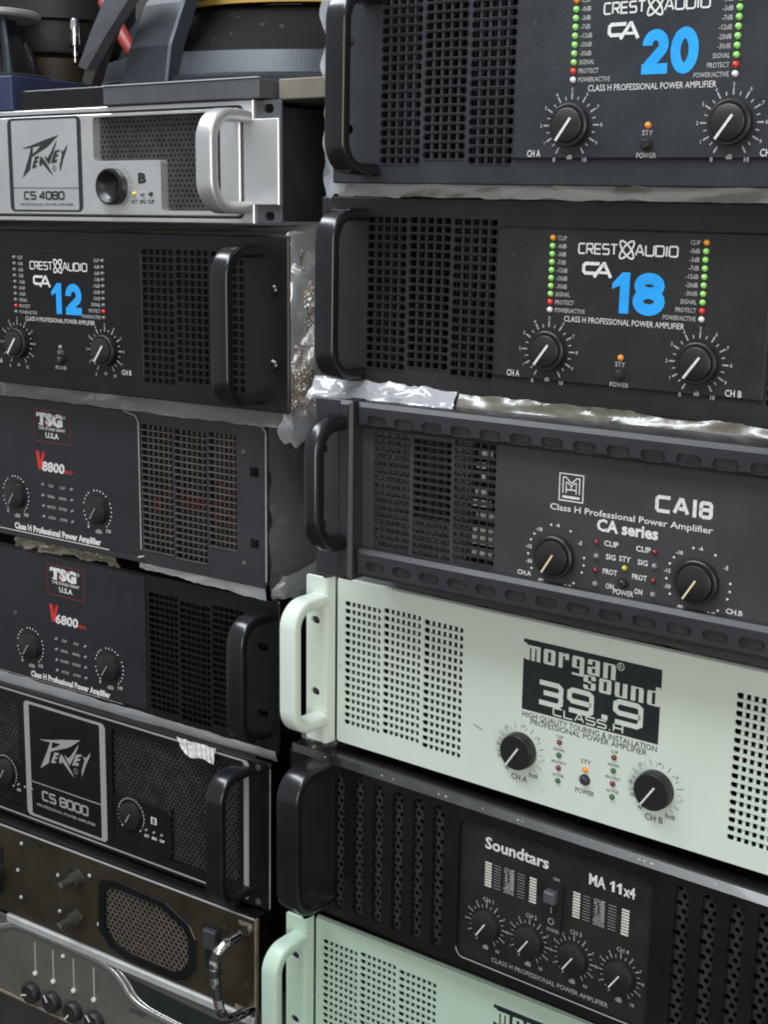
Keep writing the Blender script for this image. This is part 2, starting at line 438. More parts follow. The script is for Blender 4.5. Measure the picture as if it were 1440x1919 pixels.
def bigdigit(mb, ch, u, v, w, h, t, y=-.25):
    """heavy grotesque digit drawn as thick strokes inside the box u..u+w, v..v+h"""
    x0, x1, z0, z1 = u + t / 2, u + w - t / 2, v + t / 2, v + h - t / 2
    cx = (x0 + x1) / 2
    if ch == '1':
        mb.poly([(u + w * .42, v), (u + w * .92, v), (u + w * .92, v + h), (u + w * .52, v + h), (u, v + h * .72), (u, v + h * .58), (u + w * .42, v + h * .68)], y)
    elif ch == '0':
        mb.stroke(arc(cx, (z0 + z1) / 2, (x1 - x0) / 2, (z1 - z0) / 2, 0, 342, 26), t, y, closed=True)
    elif ch == '8':
        zm = z0 + (z1 - z0) * .54
        mb.stroke(arc(cx, (z0 + zm) / 2, (x1 - x0) / 2, (zm - z0) / 2, 0, 342, 20), t, y, closed=True)
        mb.stroke(arc(cx, (zm + z1) / 2, (x1 - x0) / 2 * .92, (z1 - zm) / 2, 0, 342, 20), t * .98, y - .03, closed=True)
    elif ch == '2':
        rr = (x1 - x0) / 2
        mb.stroke(arc(cx, z1 - rr * 1.05, rr, rr * 1.05, 185, -35, 18) + [(x0 + t * .1, z0 + t * .2)], t, y)
        mb.add([(u, y - .03, v), (u + w, y - .03, v), (u + w, y - .03, v + t * .95), (u, y - .03, v + t * .95)], [(0, 1, 2, 3)])
LOGO = {'P': [(-27.9, 57.9), (-15.7, 60.3), (-1.5, 63.9), (16.6, 67.9), (6.6, 60.8), (2.3, 58.3), (-10.6, 53.1), (-15.3, 51.0), (-16.6, 46.9), (-18.0, 41.2), (-27.3, 34.6), (-23.7, 41.7), (-19.2, 50.7), (-15.9, 58.4), (-20.8, 58.1)],
 'E': [(-11.4, 51.5), (-6.4, 51.9), (-7.9, 49.6), (-10.0, 49.3), (-10.5, 47.9), (-8.1, 48.2), (-8.9, 46.7), (-11.2, 46.2), (-11.8, 44.2), (-9.4, 44.6), (-10.9, 42.7), (-15.8, 42.0), (-13.8, 46.3)],
 'A': [(-6.6, 43.7), (-6.7, 47.7), (-4.5, 51.8), (-1.7, 49.5), (1.6, 46.1), (9.3, 36.0), (5.3, 38.6), (-1.3, 44.3), (-3.9, 45.8), (-4.7, 44.1)],
 'V': [(-1.2, 52.2), (2.8, 50.1), (6.9, 54.0), (14.5, 64.3), (12.9, 59.9), (8.9, 52.6), (4.6, 44.9), (1.7, 48.0)],
 'E2': [(10.6, 53.9), (12.5, 55.8), (17.7, 56.7), (16.5, 54.9), (13.4, 53.9), (13.0, 52.5), (16.1, 53.2), (15.2, 51.5), (12.2, 50.4), (11.4, 48.7), (14.3, 49.2), (13.3, 46.6), (6.7, 45.8), (8.7, 49.3)],
 'Y': [(18.6, 56.1), (21.2, 54.9), (22.7, 56.1), (26.5, 60.6), (25.5, 56.9), (21.9, 50.5), (17.0, 38.9), (16.9, 44.1), (20.1, 52.4)]}
LOGO_HOLE = [(-13.7, 59.0), (-4.6, 59.7), (-9.0, 56.4), (-14.4, 53.7)]
def logo(mb, sx, sz, du, dv, y):
    f = lambda p: (p[0] * sx + du, p[1] * sz + dv)
    for i, (k, p) in enumerate(LOGO.items()):
        mb.poly([f(q) for q in p], y - .02 * i, [[f(q) for q in LOGO_HOLE]] if k == 'P' else ())
    c = f((10.6, 41.8)); mb.stroke(arc(c[0], c[1], 2.0 * sx, 2.2 * sz, 0, 330, 11), .45, y, closed=True)
    txt(mb, 'R', c[0], c[1] - 1, 2, y=y)

# ------------------------------------------------------------------ things
def thing(name, label, cat, pose, group=None):
    x, y, z, yaw, roll = pose
    o = bpy.data.objects.new(name, None); COL.objects.link(o)
    o.empty_display_size = .05
    o.location = W(x, y, z); o.rotation_euler = (0, -R(roll), -R(yaw))
    o['label'] = label; o['category'] = cat
    if group: o['group'] = group
    return o
GRP = 'rack amplifiers stacked in two columns'
def amp_thing(label, pose): return thing('power_amplifier', label, 'amplifier', pose, GRP)

def chassis(root, H, depth=370, material='black_powder', y0=6., half=217., feet=True, top_z=None):
    z0, z1 = 1.5, H - 2.5; t = 1.2
    b = MB()
    b.box(-half, half, y0, depth, z0, z0 + t)
    b.box(-half, half, y0, depth, z1 - t, z1)
    b.box(-half, -half + t, y0, depth, z0 + t, z1 - t)
    b.box(half - t, half, y0, depth, z0 + t, z1 - t)
    b.box(-half + t, half - t, depth - t, depth, z0 + t, z1 - t)
    b.build('chassis', material, root)
    if feet:
        f0 = None
        for sx in (-185, 185):
            for yy in (40, depth - 40):
                if f0 is None:
                    f = MB(); f.lathe([(9, 0), (11, -7), (0.01, -7)], 0, 0, 14); 
                    g = MB(); g.v = [(p[0], p[2], -(p[1])) for p in f.v]; g.f = f.f
                    f0 = g.build('rubber_foot', 'rubber', root, True, loc=(sx, yy, z0 - 7)); f0.data.transform(Matrix.Rotation(math.pi, 4, 'X')); f0.data.transform(Matrix.Translation((0, 0, .007)))
                else:
                    dupe(f0, root, (sx, yy, z0 - 7))
def dupe(o, parent, loc=None):
    c = o.copy(); COL.objects.link(c); c.parent = parent
    if loc: c.location = [k * .001 for k in loc]
    return c
def fins(root, x0, x1, z0, z1, y0=14, y1=70, pitch=7, material='fin_metal', t=1.2, skip=0.):
    b = MB(); x = x0
    while x < x1:
        if random.random() >= skip: b.box(x, x + t, y0 + random.uniform(0, 3), y1, z0, z1)
        x += pitch
    o = b.build('heat_sink', material, root, kind='stuff'); return o
def handle(root, u, w, z0, z1, n, material, t=9., r=16., y=0., sec_r=3., lean=0.):
    zz0, zz1 = z0 + t / 2, z1 - t / 2; N = n - t / 2
    P = [(u, y + .0, zz1)]
    for i in range(9):
        a = R(90 * i / 8); P.append((u, y - (N - r) - r * math.sin(a), zz1 - r + r * math.cos(a)))
    for i in range(9):
        a = R(90 * i / 8); P.append((u, y - (N - r) - r * math.cos(a), zz0 + r - r * math.sin(a)))
    P.append((u, y + .0, zz0))
    if lean: P = [(p[0] + lean * (p[2] - (zz0 + zz1) / 2), p[1], p[2]) for p in P]
    b = MB(); b.tube(P, 0, cross=rect_sec(w, t, sec_r), up=(1, 0, 0))
    return b.build('handle', material, root, True)
_mesh = {}
def led(root, u, v, kind, r=2.0, y=0., n=2.2):
    k = ('led', kind, r)
    if k not in _mesh:
        b = MB(); b.lathe([(r * math.cos(R(a)), n * math.sin(R(a))) for a in (0, 25, 50, 72, 89.5)], 0, 0, 12)
        o = b.build('led', kind, root, True, loc=(u, y, v)); _mesh[k] = o.data; return o
    o = bpy.data.objects.new('led', _mesh[k]); COL.objects.link(o); o.parent = root; o.location = (u * .001, y * .001, v * .001); return o
def knob(root, u, v, r, n, ang=238, y=0., style='cap', body='black_plastic', line='white_print', l0=-.28, l1=.93, lw=1.1):
    k = ('knob', r, n, style, body, ang, line)
    if k not in _mesh:
        b = MB()
        if style == 'cap': pr = [(r, 0), (r, n * .72), (r - .6, n * .8), (r - 1.9, n * .8), (r - 2.4, n * .66), (r - 2.6, n * .66), (r - 2.8, n), (r - 3.2, n + .3), (.01, n + .3)]; f = n + .35; rl = r - 2.9
        elif style == 'dish': pr = [(r, 0), (r, n * .75), (r * .96, n * .95), (r * .90, n), (r * .84, n * .95), (r * .6, n * .45), (r * .3, n * .18), (.01, n * .1)]; f = n; rl = r * .8
        else: pr = [(r, 0), (r, n * .25), (r - .5, n * .9), (r - 1.2, n), (.01, n)]; f = n + .05; rl = r - 1.2
        b.lathe(pr, 0, 0, 32)
        o = b.build('gain_knob', body, root, True, loc=(u, y, v))
        pb = None
        if style != 'dish':
            c, s_ = math.cos(R(ang)), math.sin(R(ang)); px, pz = -s_ * lw / 2, c * lw / 2
            a0, a1 = l0 * rl, l1 * rl + (1.6 if style == 'cap' else .6)
            q = [(a0 * c + px, a0 * s_ + pz), (a1 * c + px, a1 * s_ + pz), (a1 * c - px, a1 * s_ - pz), (a0 * c - px, a0 * s_ - pz)]
            p = MB(); p.prism(q, -f - .45, -f + .3)
            pb = p.build('pointer_line', line, o)
        _mesh[k] = (o.data, pb.data if pb else None)
        return o
    d, pd = _mesh[k]
    o = bpy.data.objects.new('gain_knob', d); COL.objects.link(o); o.parent = root; o.location = (u * .001, y * .001, v * .001)
    if pd:
        p = bpy.data.objects.new('pointer_line', pd); COL.objects.link(p); p.parent = o
    return o
def ticks(mb, u, v, ri, ro_long, ro_short, n=21, a0=240., a1=-60., w=.75, y=-.25, every=2, nums=None, nh=2.1, nr=None):
    for i in range(n):
        a = R(a0 + (a1 - a0) * i / (n - 1)); ro = ro_long if i % every == 0 else ro_short
        c, s_ = math.cos(a), math.sin(a)
        mb.stroke([(u + ri * c, v + ri * s_), (u + ro * c, v + ro * s_)], w if i % every == 0 else w * .75, y)
        if nums and i % every == 0 and nums[i // every]:
            rr = nr or ro_long + 1.7
            txt(mb, nums[i // every], u + rr * c, v + rr * s_ - nh / 2, nh, bold=.02, y=y)
def dots(mb, u, v, r, n=19, a0=240., a1=-60., d=1.5, y=-.25, skip=(), lab={}, nh=2.2):
    for i in range(n):
        a = R(a0 + (a1 - a0) * i / (n - 1)); c, s_ = math.cos(a), math.sin(a)
        if i in lab: txt(mb, lab[i], u + r * c, v + r * s_ - nh / 2, nh, bold=.02, y=y); continue
        if i in skip: continue
        mb.poly(arc(u + r * c, v + r * s_, d / 2, d / 2, 0, 315, 7), y)
def slots_col(x0, x1, z0, z1, rows, hole_h):
    """list of rounded slot outlines stacked from z0 to z1"""
    p = (z1 - z0) / rows; out = []
    for i in range(rows):
        c = z0 + p * (i + .5); h = hole_h / 2; e = min(1.0, h)
        out.append([(x0, c - h + e), (x0 + e, c - h), (x1 - e, c - h), (x1, c - h + e), (x1, c + h - e), (x1 - e, c + h), (x0 + e, c + h), (x0, c + h - e)])
    return out
def vbars(mb, x0, x1, z0, z1, n, w, y0, y1, off=0.):
    p = (x1 - x0) / n
    for i in range(1, n): mb.box(x0 + p * i - w / 2 + off, x0 + p * i + w / 2 + off, y0, y1, z0, z1)
def perf(mb, x0, x1, z0, z1, px, pz, r, y, depth=1.2, test=None, stag=True, seg=6):
    """perforated sheet: staggered cells, each with a round hole"""
    nz = int((z1 - z0) / pz); pz = (z1 - z0) / nz; nx = int((x1 - x0) / px); px = (x1 - x0) / nx
    a_in = [R(22.5 + 45 * i) for i in range(8)]
    for j in range(nz):
        o = (px / 2 if (stag and j % 2) else 0)
        zc = z0 + pz * (j + .5)
        if o:
            for (a, b) in ((x0, x0 + o), (x1 - o, x1)):
                if not test or test((a + b) / 2, zc):
                    mb.add([(a, y, zc - pz / 2), (b, y, zc - pz / 2), (b, y, zc + pz / 2), (a, y, zc + pz / 2)], [(0, 1, 2, 3)])
        for i in range(nx - (1 if o else 0)):
            xc = x0 + o + px * (i + .5)
            if test and not test(xc, zc): continue
            outer = []
            for a in a_in:
                c, s_ = math.cos(a), math.sin(a); k = 1 / max(abs(c), abs(s_))
                outer.append((xc + c * k * px / 2, y, zc + s_ * k * pz / 2))
            # corners
            inner = [(xc + r * math.cos(a), y, zc + r * math.sin(a)) for a in a_in]
            back = [(p[0], y + depth, p[2]) for p in inner]
            cor = [(xc + sx * px / 2, y, zc + sz * pz / 2) for sx, sz in ((1, 1), (-1, 1), (-1, -1), (1, -1))]
            V = outer + inner + back + cor
            F = [(k, (k + 1) % 8, 8 + (k + 1) % 8, 8 + k) for k in range(8)] + [(8 + k, 8 + (k + 1) % 8, 16 + (k + 1) % 8, 16 + k) for k in range(8)]
            F += [(0, 24, 1), (2, 25, 3), (4, 26, 5), (6, 27, 7)]
            mb.add(V, F)
def screw(root, u, v, r=2.6, y=0., material='chrome', n=1.2):
    k = ('screw', r, material)
    if k not in _mesh:
        b = MB(); b.lathe([(r, 0), (r * .96, n * .6), (r * .7, n), (r * .25, n), (r * .2, n * .4), (.01, n * .4)], 0, 0, 12)
        o = b.build('screw', material, root, True, loc=(u, y, v)); _mesh[k] = o.data; return o
    o = bpy.data.objects.new('screw', _mesh[k]); COL.objects.link(o); o.parent = root; o.location = (u * .001, y * .001, v * .001); return o
def button(root, u, v, r, n, material='black_plastic', name='power_button', y=0.):
    b = MB(); b.lathe([(r + 1, 0), (r + 1, .8), (r, 1.0), (r, n - .6), (r - .6, n), (.01, n)], 0, 0, 18)
    return b.build(name, material, root, True, loc=(u, y, v))
def oval(cx, cz, w, h, seg=6):
    r = h / 2
    return arc(cx + w / 2 - r, cz, r, r, -90, 90, seg) + arc(cx - w / 2 + r, cz, r, r, 90, 270, seg)

# ------------------------------------------------------------------ amplifiers with a big blue number
def crest(pose, H, num, label, lit, sides, hmat='handle_black', body='black_powder'):
    root = amp_thing(label, pose)
    chassis(root, H)
    y = -2.4 if lit else -.3
    holes = []
    bars = MB()
    for sd in (-1, 1):
        for (a, b, o) in ((-200, -167, 0), (-164.5, -131, 3.2), (-128.5, -95, 0)):
            x0, x1 = (a, b) if sd < 0 else (-b, -a)
            holes += slots_col(x0, x1, 12.5 + o, 119.5 + o - (3 if o else 0), 18, 4.1)
            vbars(bars, x0, x1, 10, 122, 5, 1.9, .5, 2.4)
    ears = [oval(sx * 229, z, 11, 6.5) for sx in (-1, 1) for z in (36, 93)] if lit else []
    p = MB()
    if not lit:
        for sx in (-1, 1):
            for z in (36, 92): screw(root, sx * 227.5, z, 4.4, 0, 'handle_black', 2.6)
    p.prism(rrect(-241.3, 241.3, 0, H, 1.5, 2), 0, 2.4, .9, holes + ears)
    p.build('front_panel', body, root)
    if lit:
        for h in holes: bars.box(h[0][0] + 1, h[3][0] - 1, -.7, 1.2, h[1][1] - .75, h[1][1] - .15)  # ledge added below each slot to catch light as a bright line
    bars.build('vent_grille', body, root)
    if not lit:
        bk = MB(); bk.box(-202, -93, 2.9, 3.3, 8, 123); bk.box(93, 202, 2.9, 3.3, 8, 123); bk.build('vent_backing', 'black_satin', root)  # sheet added close behind so the holes look less dark
    c = MB(); c.prism(rrect(-94, 94, 15.7, 114.6, 1.0, 2), y, .0, 1.3 if lit else .15, back=False)
    c.build('control_plate', body, root)
    k = MB(); k.box(-210, -90, 8, 9, 6, H - 6); k.box(90, 210, 8, 9, 6, H - 6)
    fins(root, -205, -92, 8, H - 8, 9.5, 60, 6.6, 'fin_dark'); fins(root, 92, 205, 8, H - 8, 9.5, 60, 6.6, 'fin_dark')
    handle(root, -208, 17, 5, 124, 41, hmat, t=8.5, r=18, sec_r=2.6); handle(root, 208, 17, 5, 124, 41, hmat, t=8.5, r=18, sec_r=2.6)
    w, g, bl = MB(), MB(), MB(); yy = y - .2
    stxt(w, 'CREST', -33.0, 99.2, 6.0, 4.25, 1.35, 1.02, yy)
    stxt(w, 'AUDIO', 6.2, 99.2, 6.0, 5.4, 1.35, 1.02, yy)
    for q_, a in enumerate((47, 133)):   # two crossed loops between the words
        c_, s_ = math.cos(R(a)), math.sin(R(a)); el = arc(0, 0, 7.0, 2.5, 0, 345, 24)
        w.stroke([(.2 + p_[0] * c_ * .92 - p_[1] * s_, 102.3 + p_[0] * s_ + p_[1] * c_) for p_ in el], 1.15, yy - .03 - .03 * q_, closed=True)
    w.stroke([(-27.5 + 9.5, 93), (-27.6, 93), (-29, 91.8), (-29, 88.2), (-27.6, 87), (-20, 87)], 2.1, yy)
    w.stroke([(-21.5, 84.6), (-15.2, 93.2), (-14.6, 93.2), (-9.8, 84.6)], 2.1, yy - .03); w.stroke([(-18, 87.6), (-12, 87.6)], 1.6, yy - .06)
    hN = 25.5
    if num[0] == '1': bigdigit(bl, '1', -8.5, 63, 13, hN, 6, yy)
    else: bigdigit(bl, num[0], -6.5, 64, 16.5, hN - .5, 6.2, yy)
    if num[0] == '1' and num[1] == '8': bigdigit(bl, '8', 6.0, 62.6, 21.5, hN + .8, 7.0, yy)
    elif num[1] == '2': bigdigit(bl, '2', 8.2, 63, 18.5, hN, 6.4, yy)
    else: bigdigit(bl, '0', 11.5, 63.6, 17.5, hN + .3, 6.2, yy)
    labs = ['CLIP', '-0dB', '-3dB', '-7dB', '-12dB', '-20dB', '-30dB', 'SIGNAL', 'PROTECT', 'POWER/ACTIVE']
    for i, s_ in enumerate(labs):
        v = 108.2 - 5.08 * i
        wd_ = {4: 6.4, 5: 8, 6: 10.5, 7: 13.5, 12: 21.5}[len(s_)]
        txt(g, s_, -48.3, v - 1.35, 2.7, 'L', wd_, bold=.015, y=yy); txt(g, s_, 48.3, v - 1.35, 2.7, 'R', wd_, bold=.015, y=yy)
        kind = 'led_amber' if i == 0 else 'led_green' if i < 8 else 'led_red' if i == 8 else 'led_white'
        if not lit: kind = 'led_dim' if i < 8 else 'led_red' if i == 8 else 'led_dim'
        for sx in (-1, 1): led(root, sx * 52, v, kind, 1.95 if lit else 1.6, y)
    txt(w, 'CLASS H PROFESSIONAL POWER AMPLIFIER', 0, 55.6, 3.6, w=82.5, bold=.0, y=yy)
    nums = [None, '1', '2', '3', '4', '5', '6', '7', '8', '9', None]
    for sx in (-1, 1):
        u = sx * 52
        ticks(g, u, 36, 15.2, 19.2, 17.4, nums=nums, y=yy, w=.95)
        txt(g, '0', u - 10.8, 36 - 21.6, 2.5, bold=.02, y=yy); txt(g, '10', u + 10.6, 36 - 21.6, 2.5, bold=.02, y=yy); txt(g, 'dB', u, 36 - 20.0, 2.5, bold=.02, y=yy)
        knob(root, u, 36, 12.8, 6.0, 234, y, l0=-.5, l1=1.0, lw=1.5)
    txt(w, 'CH A', -77.5, 17.4, 4.0, w=9.5, bold=.01, y=yy); txt(w, 'CH B', 75.5, 17.4, 4.0, w=10.5, bold=.01, y=yy)
    led(root, 0, 35.2, 'led_amber' if lit else 'led_dim', 2.1, y)
    txt(g, 'STY', 0, 29.6, 2.9, w=7, bold=.015, y=yy); txt(g, 'POWER', 0, 16.6, 2.9, w=13, bold=.015, y=yy)
    button(root, 0, 24.4, 2.9, 4, y=y)
    w.build('printed_lettering', 'white_print', root); g.build('scale_markings', 'grey_print', root); bl.build('printed_number', 'blue_print', root)
    return root
P_CA20 = (-389.9, 772.0, 14.7, -.17, -.35); P_CA18 = (-411.4, 794.2, -125.4, -2.17, -.19); P_MH = (-382.3, 748.4, -257.0, .07, .32)
P_MOR = (-418.0, 785.9, -402.4, .96, .23); P_SND = (-429.7, 767.2, -541.0, .75, .06); P_MOR2 = (-428.5, 782.0, -681.4, -.90, 0)
P_CS40 = (-925.4, 762.6, -15.1, -3.08, .52); P_CA12 = (-921.9, 768.8, -154.0, -3.30, .31); P_V88 = (-958.2, 788.1, -299.3, -2.19, .19)
P_V68 = (-953.4, 793.0, -440.5, -3.52, -.17); P_CS80 = (-951.8, 781.3, -574.7, -3.03, -.23); P_BRN = (-958.0, 764.5, -666.2, -3.63, -.34)
P_MIX = (-958.0, 764.5, -752.2, -3.63, -.34)
crest(P_CA20, 132, '20', 'black amplifier with a large blue 20 and green light columns, topmost in the right stack', True, 2, body='black_blue')
crest(P_CA18, 131.8, '18', 'black amplifier with a large blue 18 between two columns of coloured lights', True, 2)
crest(P_CA12, 131.1, '12', 'black amplifier with a large blue 12 and unlit light columns, under the silver amplifier', False, 1, 'handle_black', 'black_satin')

# ------------------------------------------------------------------ charcoal amplifier with oval slots along its rails
def charcoal_amp():
    root = amp_thing('charcoal amplifier with oval slots along its top and bottom rails and two large dotted dials', P_MH)
    H = 128.0; chassis(root, H, y0=13)
    D = 8.0                                  # depth of the recessed face
    holes = []; bars = MB()
    for sd in (-1, 1):
        for (a, b, o) in ((-197, -165.5, 0), (-163.5, -131.5, -1.5), (-129.5, -96, 1.0)):
            x0, x1 = (a, b) if sd < 0 else (-b, -a)
            holes += slots_col(x0, x1, 25 + o, 108 + o, 16, 3.3)
            vbars(bars, x0, x1, 24, 110, 5, 1.0, D + 1.2, D + 2.6)
    p = MB(); p.prism(rrect(-207, 207, 22, 112, 0), D, D + 2, 0, holes)
    p.build('front_panel', 'charcoal', root)
    for h in holes: bars.box(h[0][0] + .5, h[3][0] - .5, D - 1.2, D + 1.2, h[1][1] - .9, h[1][1] - .1)  # added lip on every slat, shaped to pick up the overhead light
    bars.build('vent_grille', 'slate', root)
    for sd in (-1, 1):
        em = MB(); x0, x1 = (-199, -94) if sd < 0 else (94, 199)
        perf(em, x0, x1, 23, 111, 4.6, 3.1, 1.0, D + 3.2, .6, lambda x, z: not (-166 < x < -131 and z > 50) and not (-118 < x < -98))
        em.build('inner_mesh', 'inner_grey', root)
    ov = [oval(-189 + 23.1 * i, 115.2, 16.5, 7.0) for i in range(17)]
    t = MB(); t.prism(rrect(-207, 207, 109.5, 127, .6, 2), 0, 12, 3.0, ov, hwall=3)
    t.build('top_rail', 'slate', root)
    ob = [(p_[0], p_[1]) for p_ in ()]
    t = MB(); t.prism(rrect(-207, 207, 3, 23.4, .6, 2), 0, 12, 3.0, [oval(-189 + 23.1 * i, 12.0, 16.5, 7.0) for i in range(17)], hwall=3)
    t.build('bottom_rail', 'slate', root)
    bk = MB(); bk.box(-206, 206, 3.2, 4, 111, 120); bk.box(-206, 206, 3.2, 4, 7, 17)
    bk.build('slot_mesh', 'mesh_grey', root)
    for sx in (-1, 1):
        e = MB()
        a, b = (-241.3, -219.5) if sx < 0 else (219.5, 241.3)
        e.prism(rrect(a, b, 0, H, 1.2, 2), -2, 2, .8, [oval(sx * 235, z, 9, 6.5) for z in (36.7, 92)])
        a, b = (-219.4, -207.4) if sx < 0 else (207.4, 219.4)
        e.prism(rrect(a, b, 0, H, 1, 2), -5, 12, 2.6)
        e.build('rack_ear', 'slate', root)
        handle(root, sx * 217, 13, 22, 119, 37, 'handle_black', t=12, r=20, y=-2, sec_r=4.5)
    fins(root, -203, -92, 24, 108, 15, 60, 5.5, 'fin_metal'); fins(root, 92, 203, 24, 108, 15, 60, 5.5, 'fin_metal')
    # bits of transformer and cable seen through the vent
    b = MB()
    for i in range(9): b.box(-116 + random.uniform(-2, 6), -106 + random.uniform(-2, 8), 13, 15, 30 + i * 8.6, 33 + i * 8.6 + random.uniform(0, 3))
    b.build('inner_winding', 'part_white', root)
    yy = D - .25; w = MB(); g = MB()
    # square maze logo
    w.stroke([(-48.2, 78.4), (-48.2, 95.6), (-31.2, 95.6), (-31.2, 78.4)], .8, yy, closed=True)
    w.stroke([(-45.6, 83.2), (-45.6, 93.4), (-43.6, 93.4), (-39.7, 89.8), (-35.8, 93.4), (-33.8, 93.4), (-33.8, 83.2)], .8, yy)
    w.stroke([(-43.3, 83.2), (-43.3, 90.2), (-42.2, 90.2), (-39.7, 87.8), (-37.2, 90.2), (-36.1, 90.2), (-36.1, 83.2)], .7, yy - .02)
    w.stroke([(-43.3, 85.6), (-36.1, 85.6)], .8, yy - .04); w.stroke([(-39.7, 87.8), (-39.7, 85.6)], .7, yy - .05)
    w.box(-46, -33.5, yy, yy + .1, 80.0, 81.6)
    txt(w, 'Class H Professional Power Amplifier', -54.5, 71.6, 3.9, 'L', 111, bold=.012, y=yy)
    stxt(w, 'CA', 19.6, 81.0, 8.4, 8.6, 3.0, 2.3, yy); w.box(43.0, 45.4, yy - .02, yy, 79.9, 90.6); stxt(w, '8', 48.2, 81.0, 8.4, 6.4, 2, 2.3, yy)
    txt(w, 'CA series', -20.5, 62.7, 7.2, 'L', 42, bold=.035, y=yy)
    for v, s_, k in ((55.4, 'CLIP', 'led_dark_red'), (47, 'SIG', 'led_dim'), (37.4, 'PROT', 'led_dark_red'), (28.3, 'ON', 'led_dim')):
        wd_ = {2: 5.5, 3: 6.8, 4: 10}[len(s_)]
        txt(w, s_, -9.6 if s_ == 'ON' else -9.8, v - 1.7, 3.3, 'C', wd_, bold=.02, y=yy); txt(w, s_, 10.2 if s_ == 'ON' else 12.2 if s_ != 'PROT' else 10.5, v - 1.7, 3.3, 'C', wd_, bold=.02, y=yy)
    for i, k in enumerate(('led_dark_red', 'led_dim', 'led_dark_red', 'led_dim')):
        for sx in (-1, 1): led(root, sx * 20, 55 - 9 * i, k, 1.9, D)
    txt(w, 'STY', 0, 45.6, 3.3, w=8, bold=.02, y=yy); txt(w, 'POWER', 0, 24.0, 3.4, w=14, bold=.02, y=yy)
    led(root, 0, 41.6, 'led_yellow', 1.7, D); button(root, 0, 31.8, 2.4, 4, y=D)
    L = {0: '-80', 3: '-30', 5: '-15', 8: '-10', 11: '-6', 15: '-3', 22: '0dB'}
    for sx in (-1, 1):
        dots(w, sx * 49, 41.2, 20.6, 23, 238, -62, 1.6, yy, skip=(1, 9, 12, 14, 16, 20), lab=L, nh=2.4)
        knob(root, sx * 49, 41.2, 13.8, 6.5, 238, D, line='cream_line', l0=-.22, l1=.95, lw=1.15)
    txt(w, 'CH.A', -72, 25.2, 3.0, w=10.5, bold=.02, y=yy); txt(w, 'CH.B', 73, 25.2, 3.0, w=10.5, bold=.02, y=yy)
    w.build('printed_lettering', 'white_print', root)
charcoal_amp()

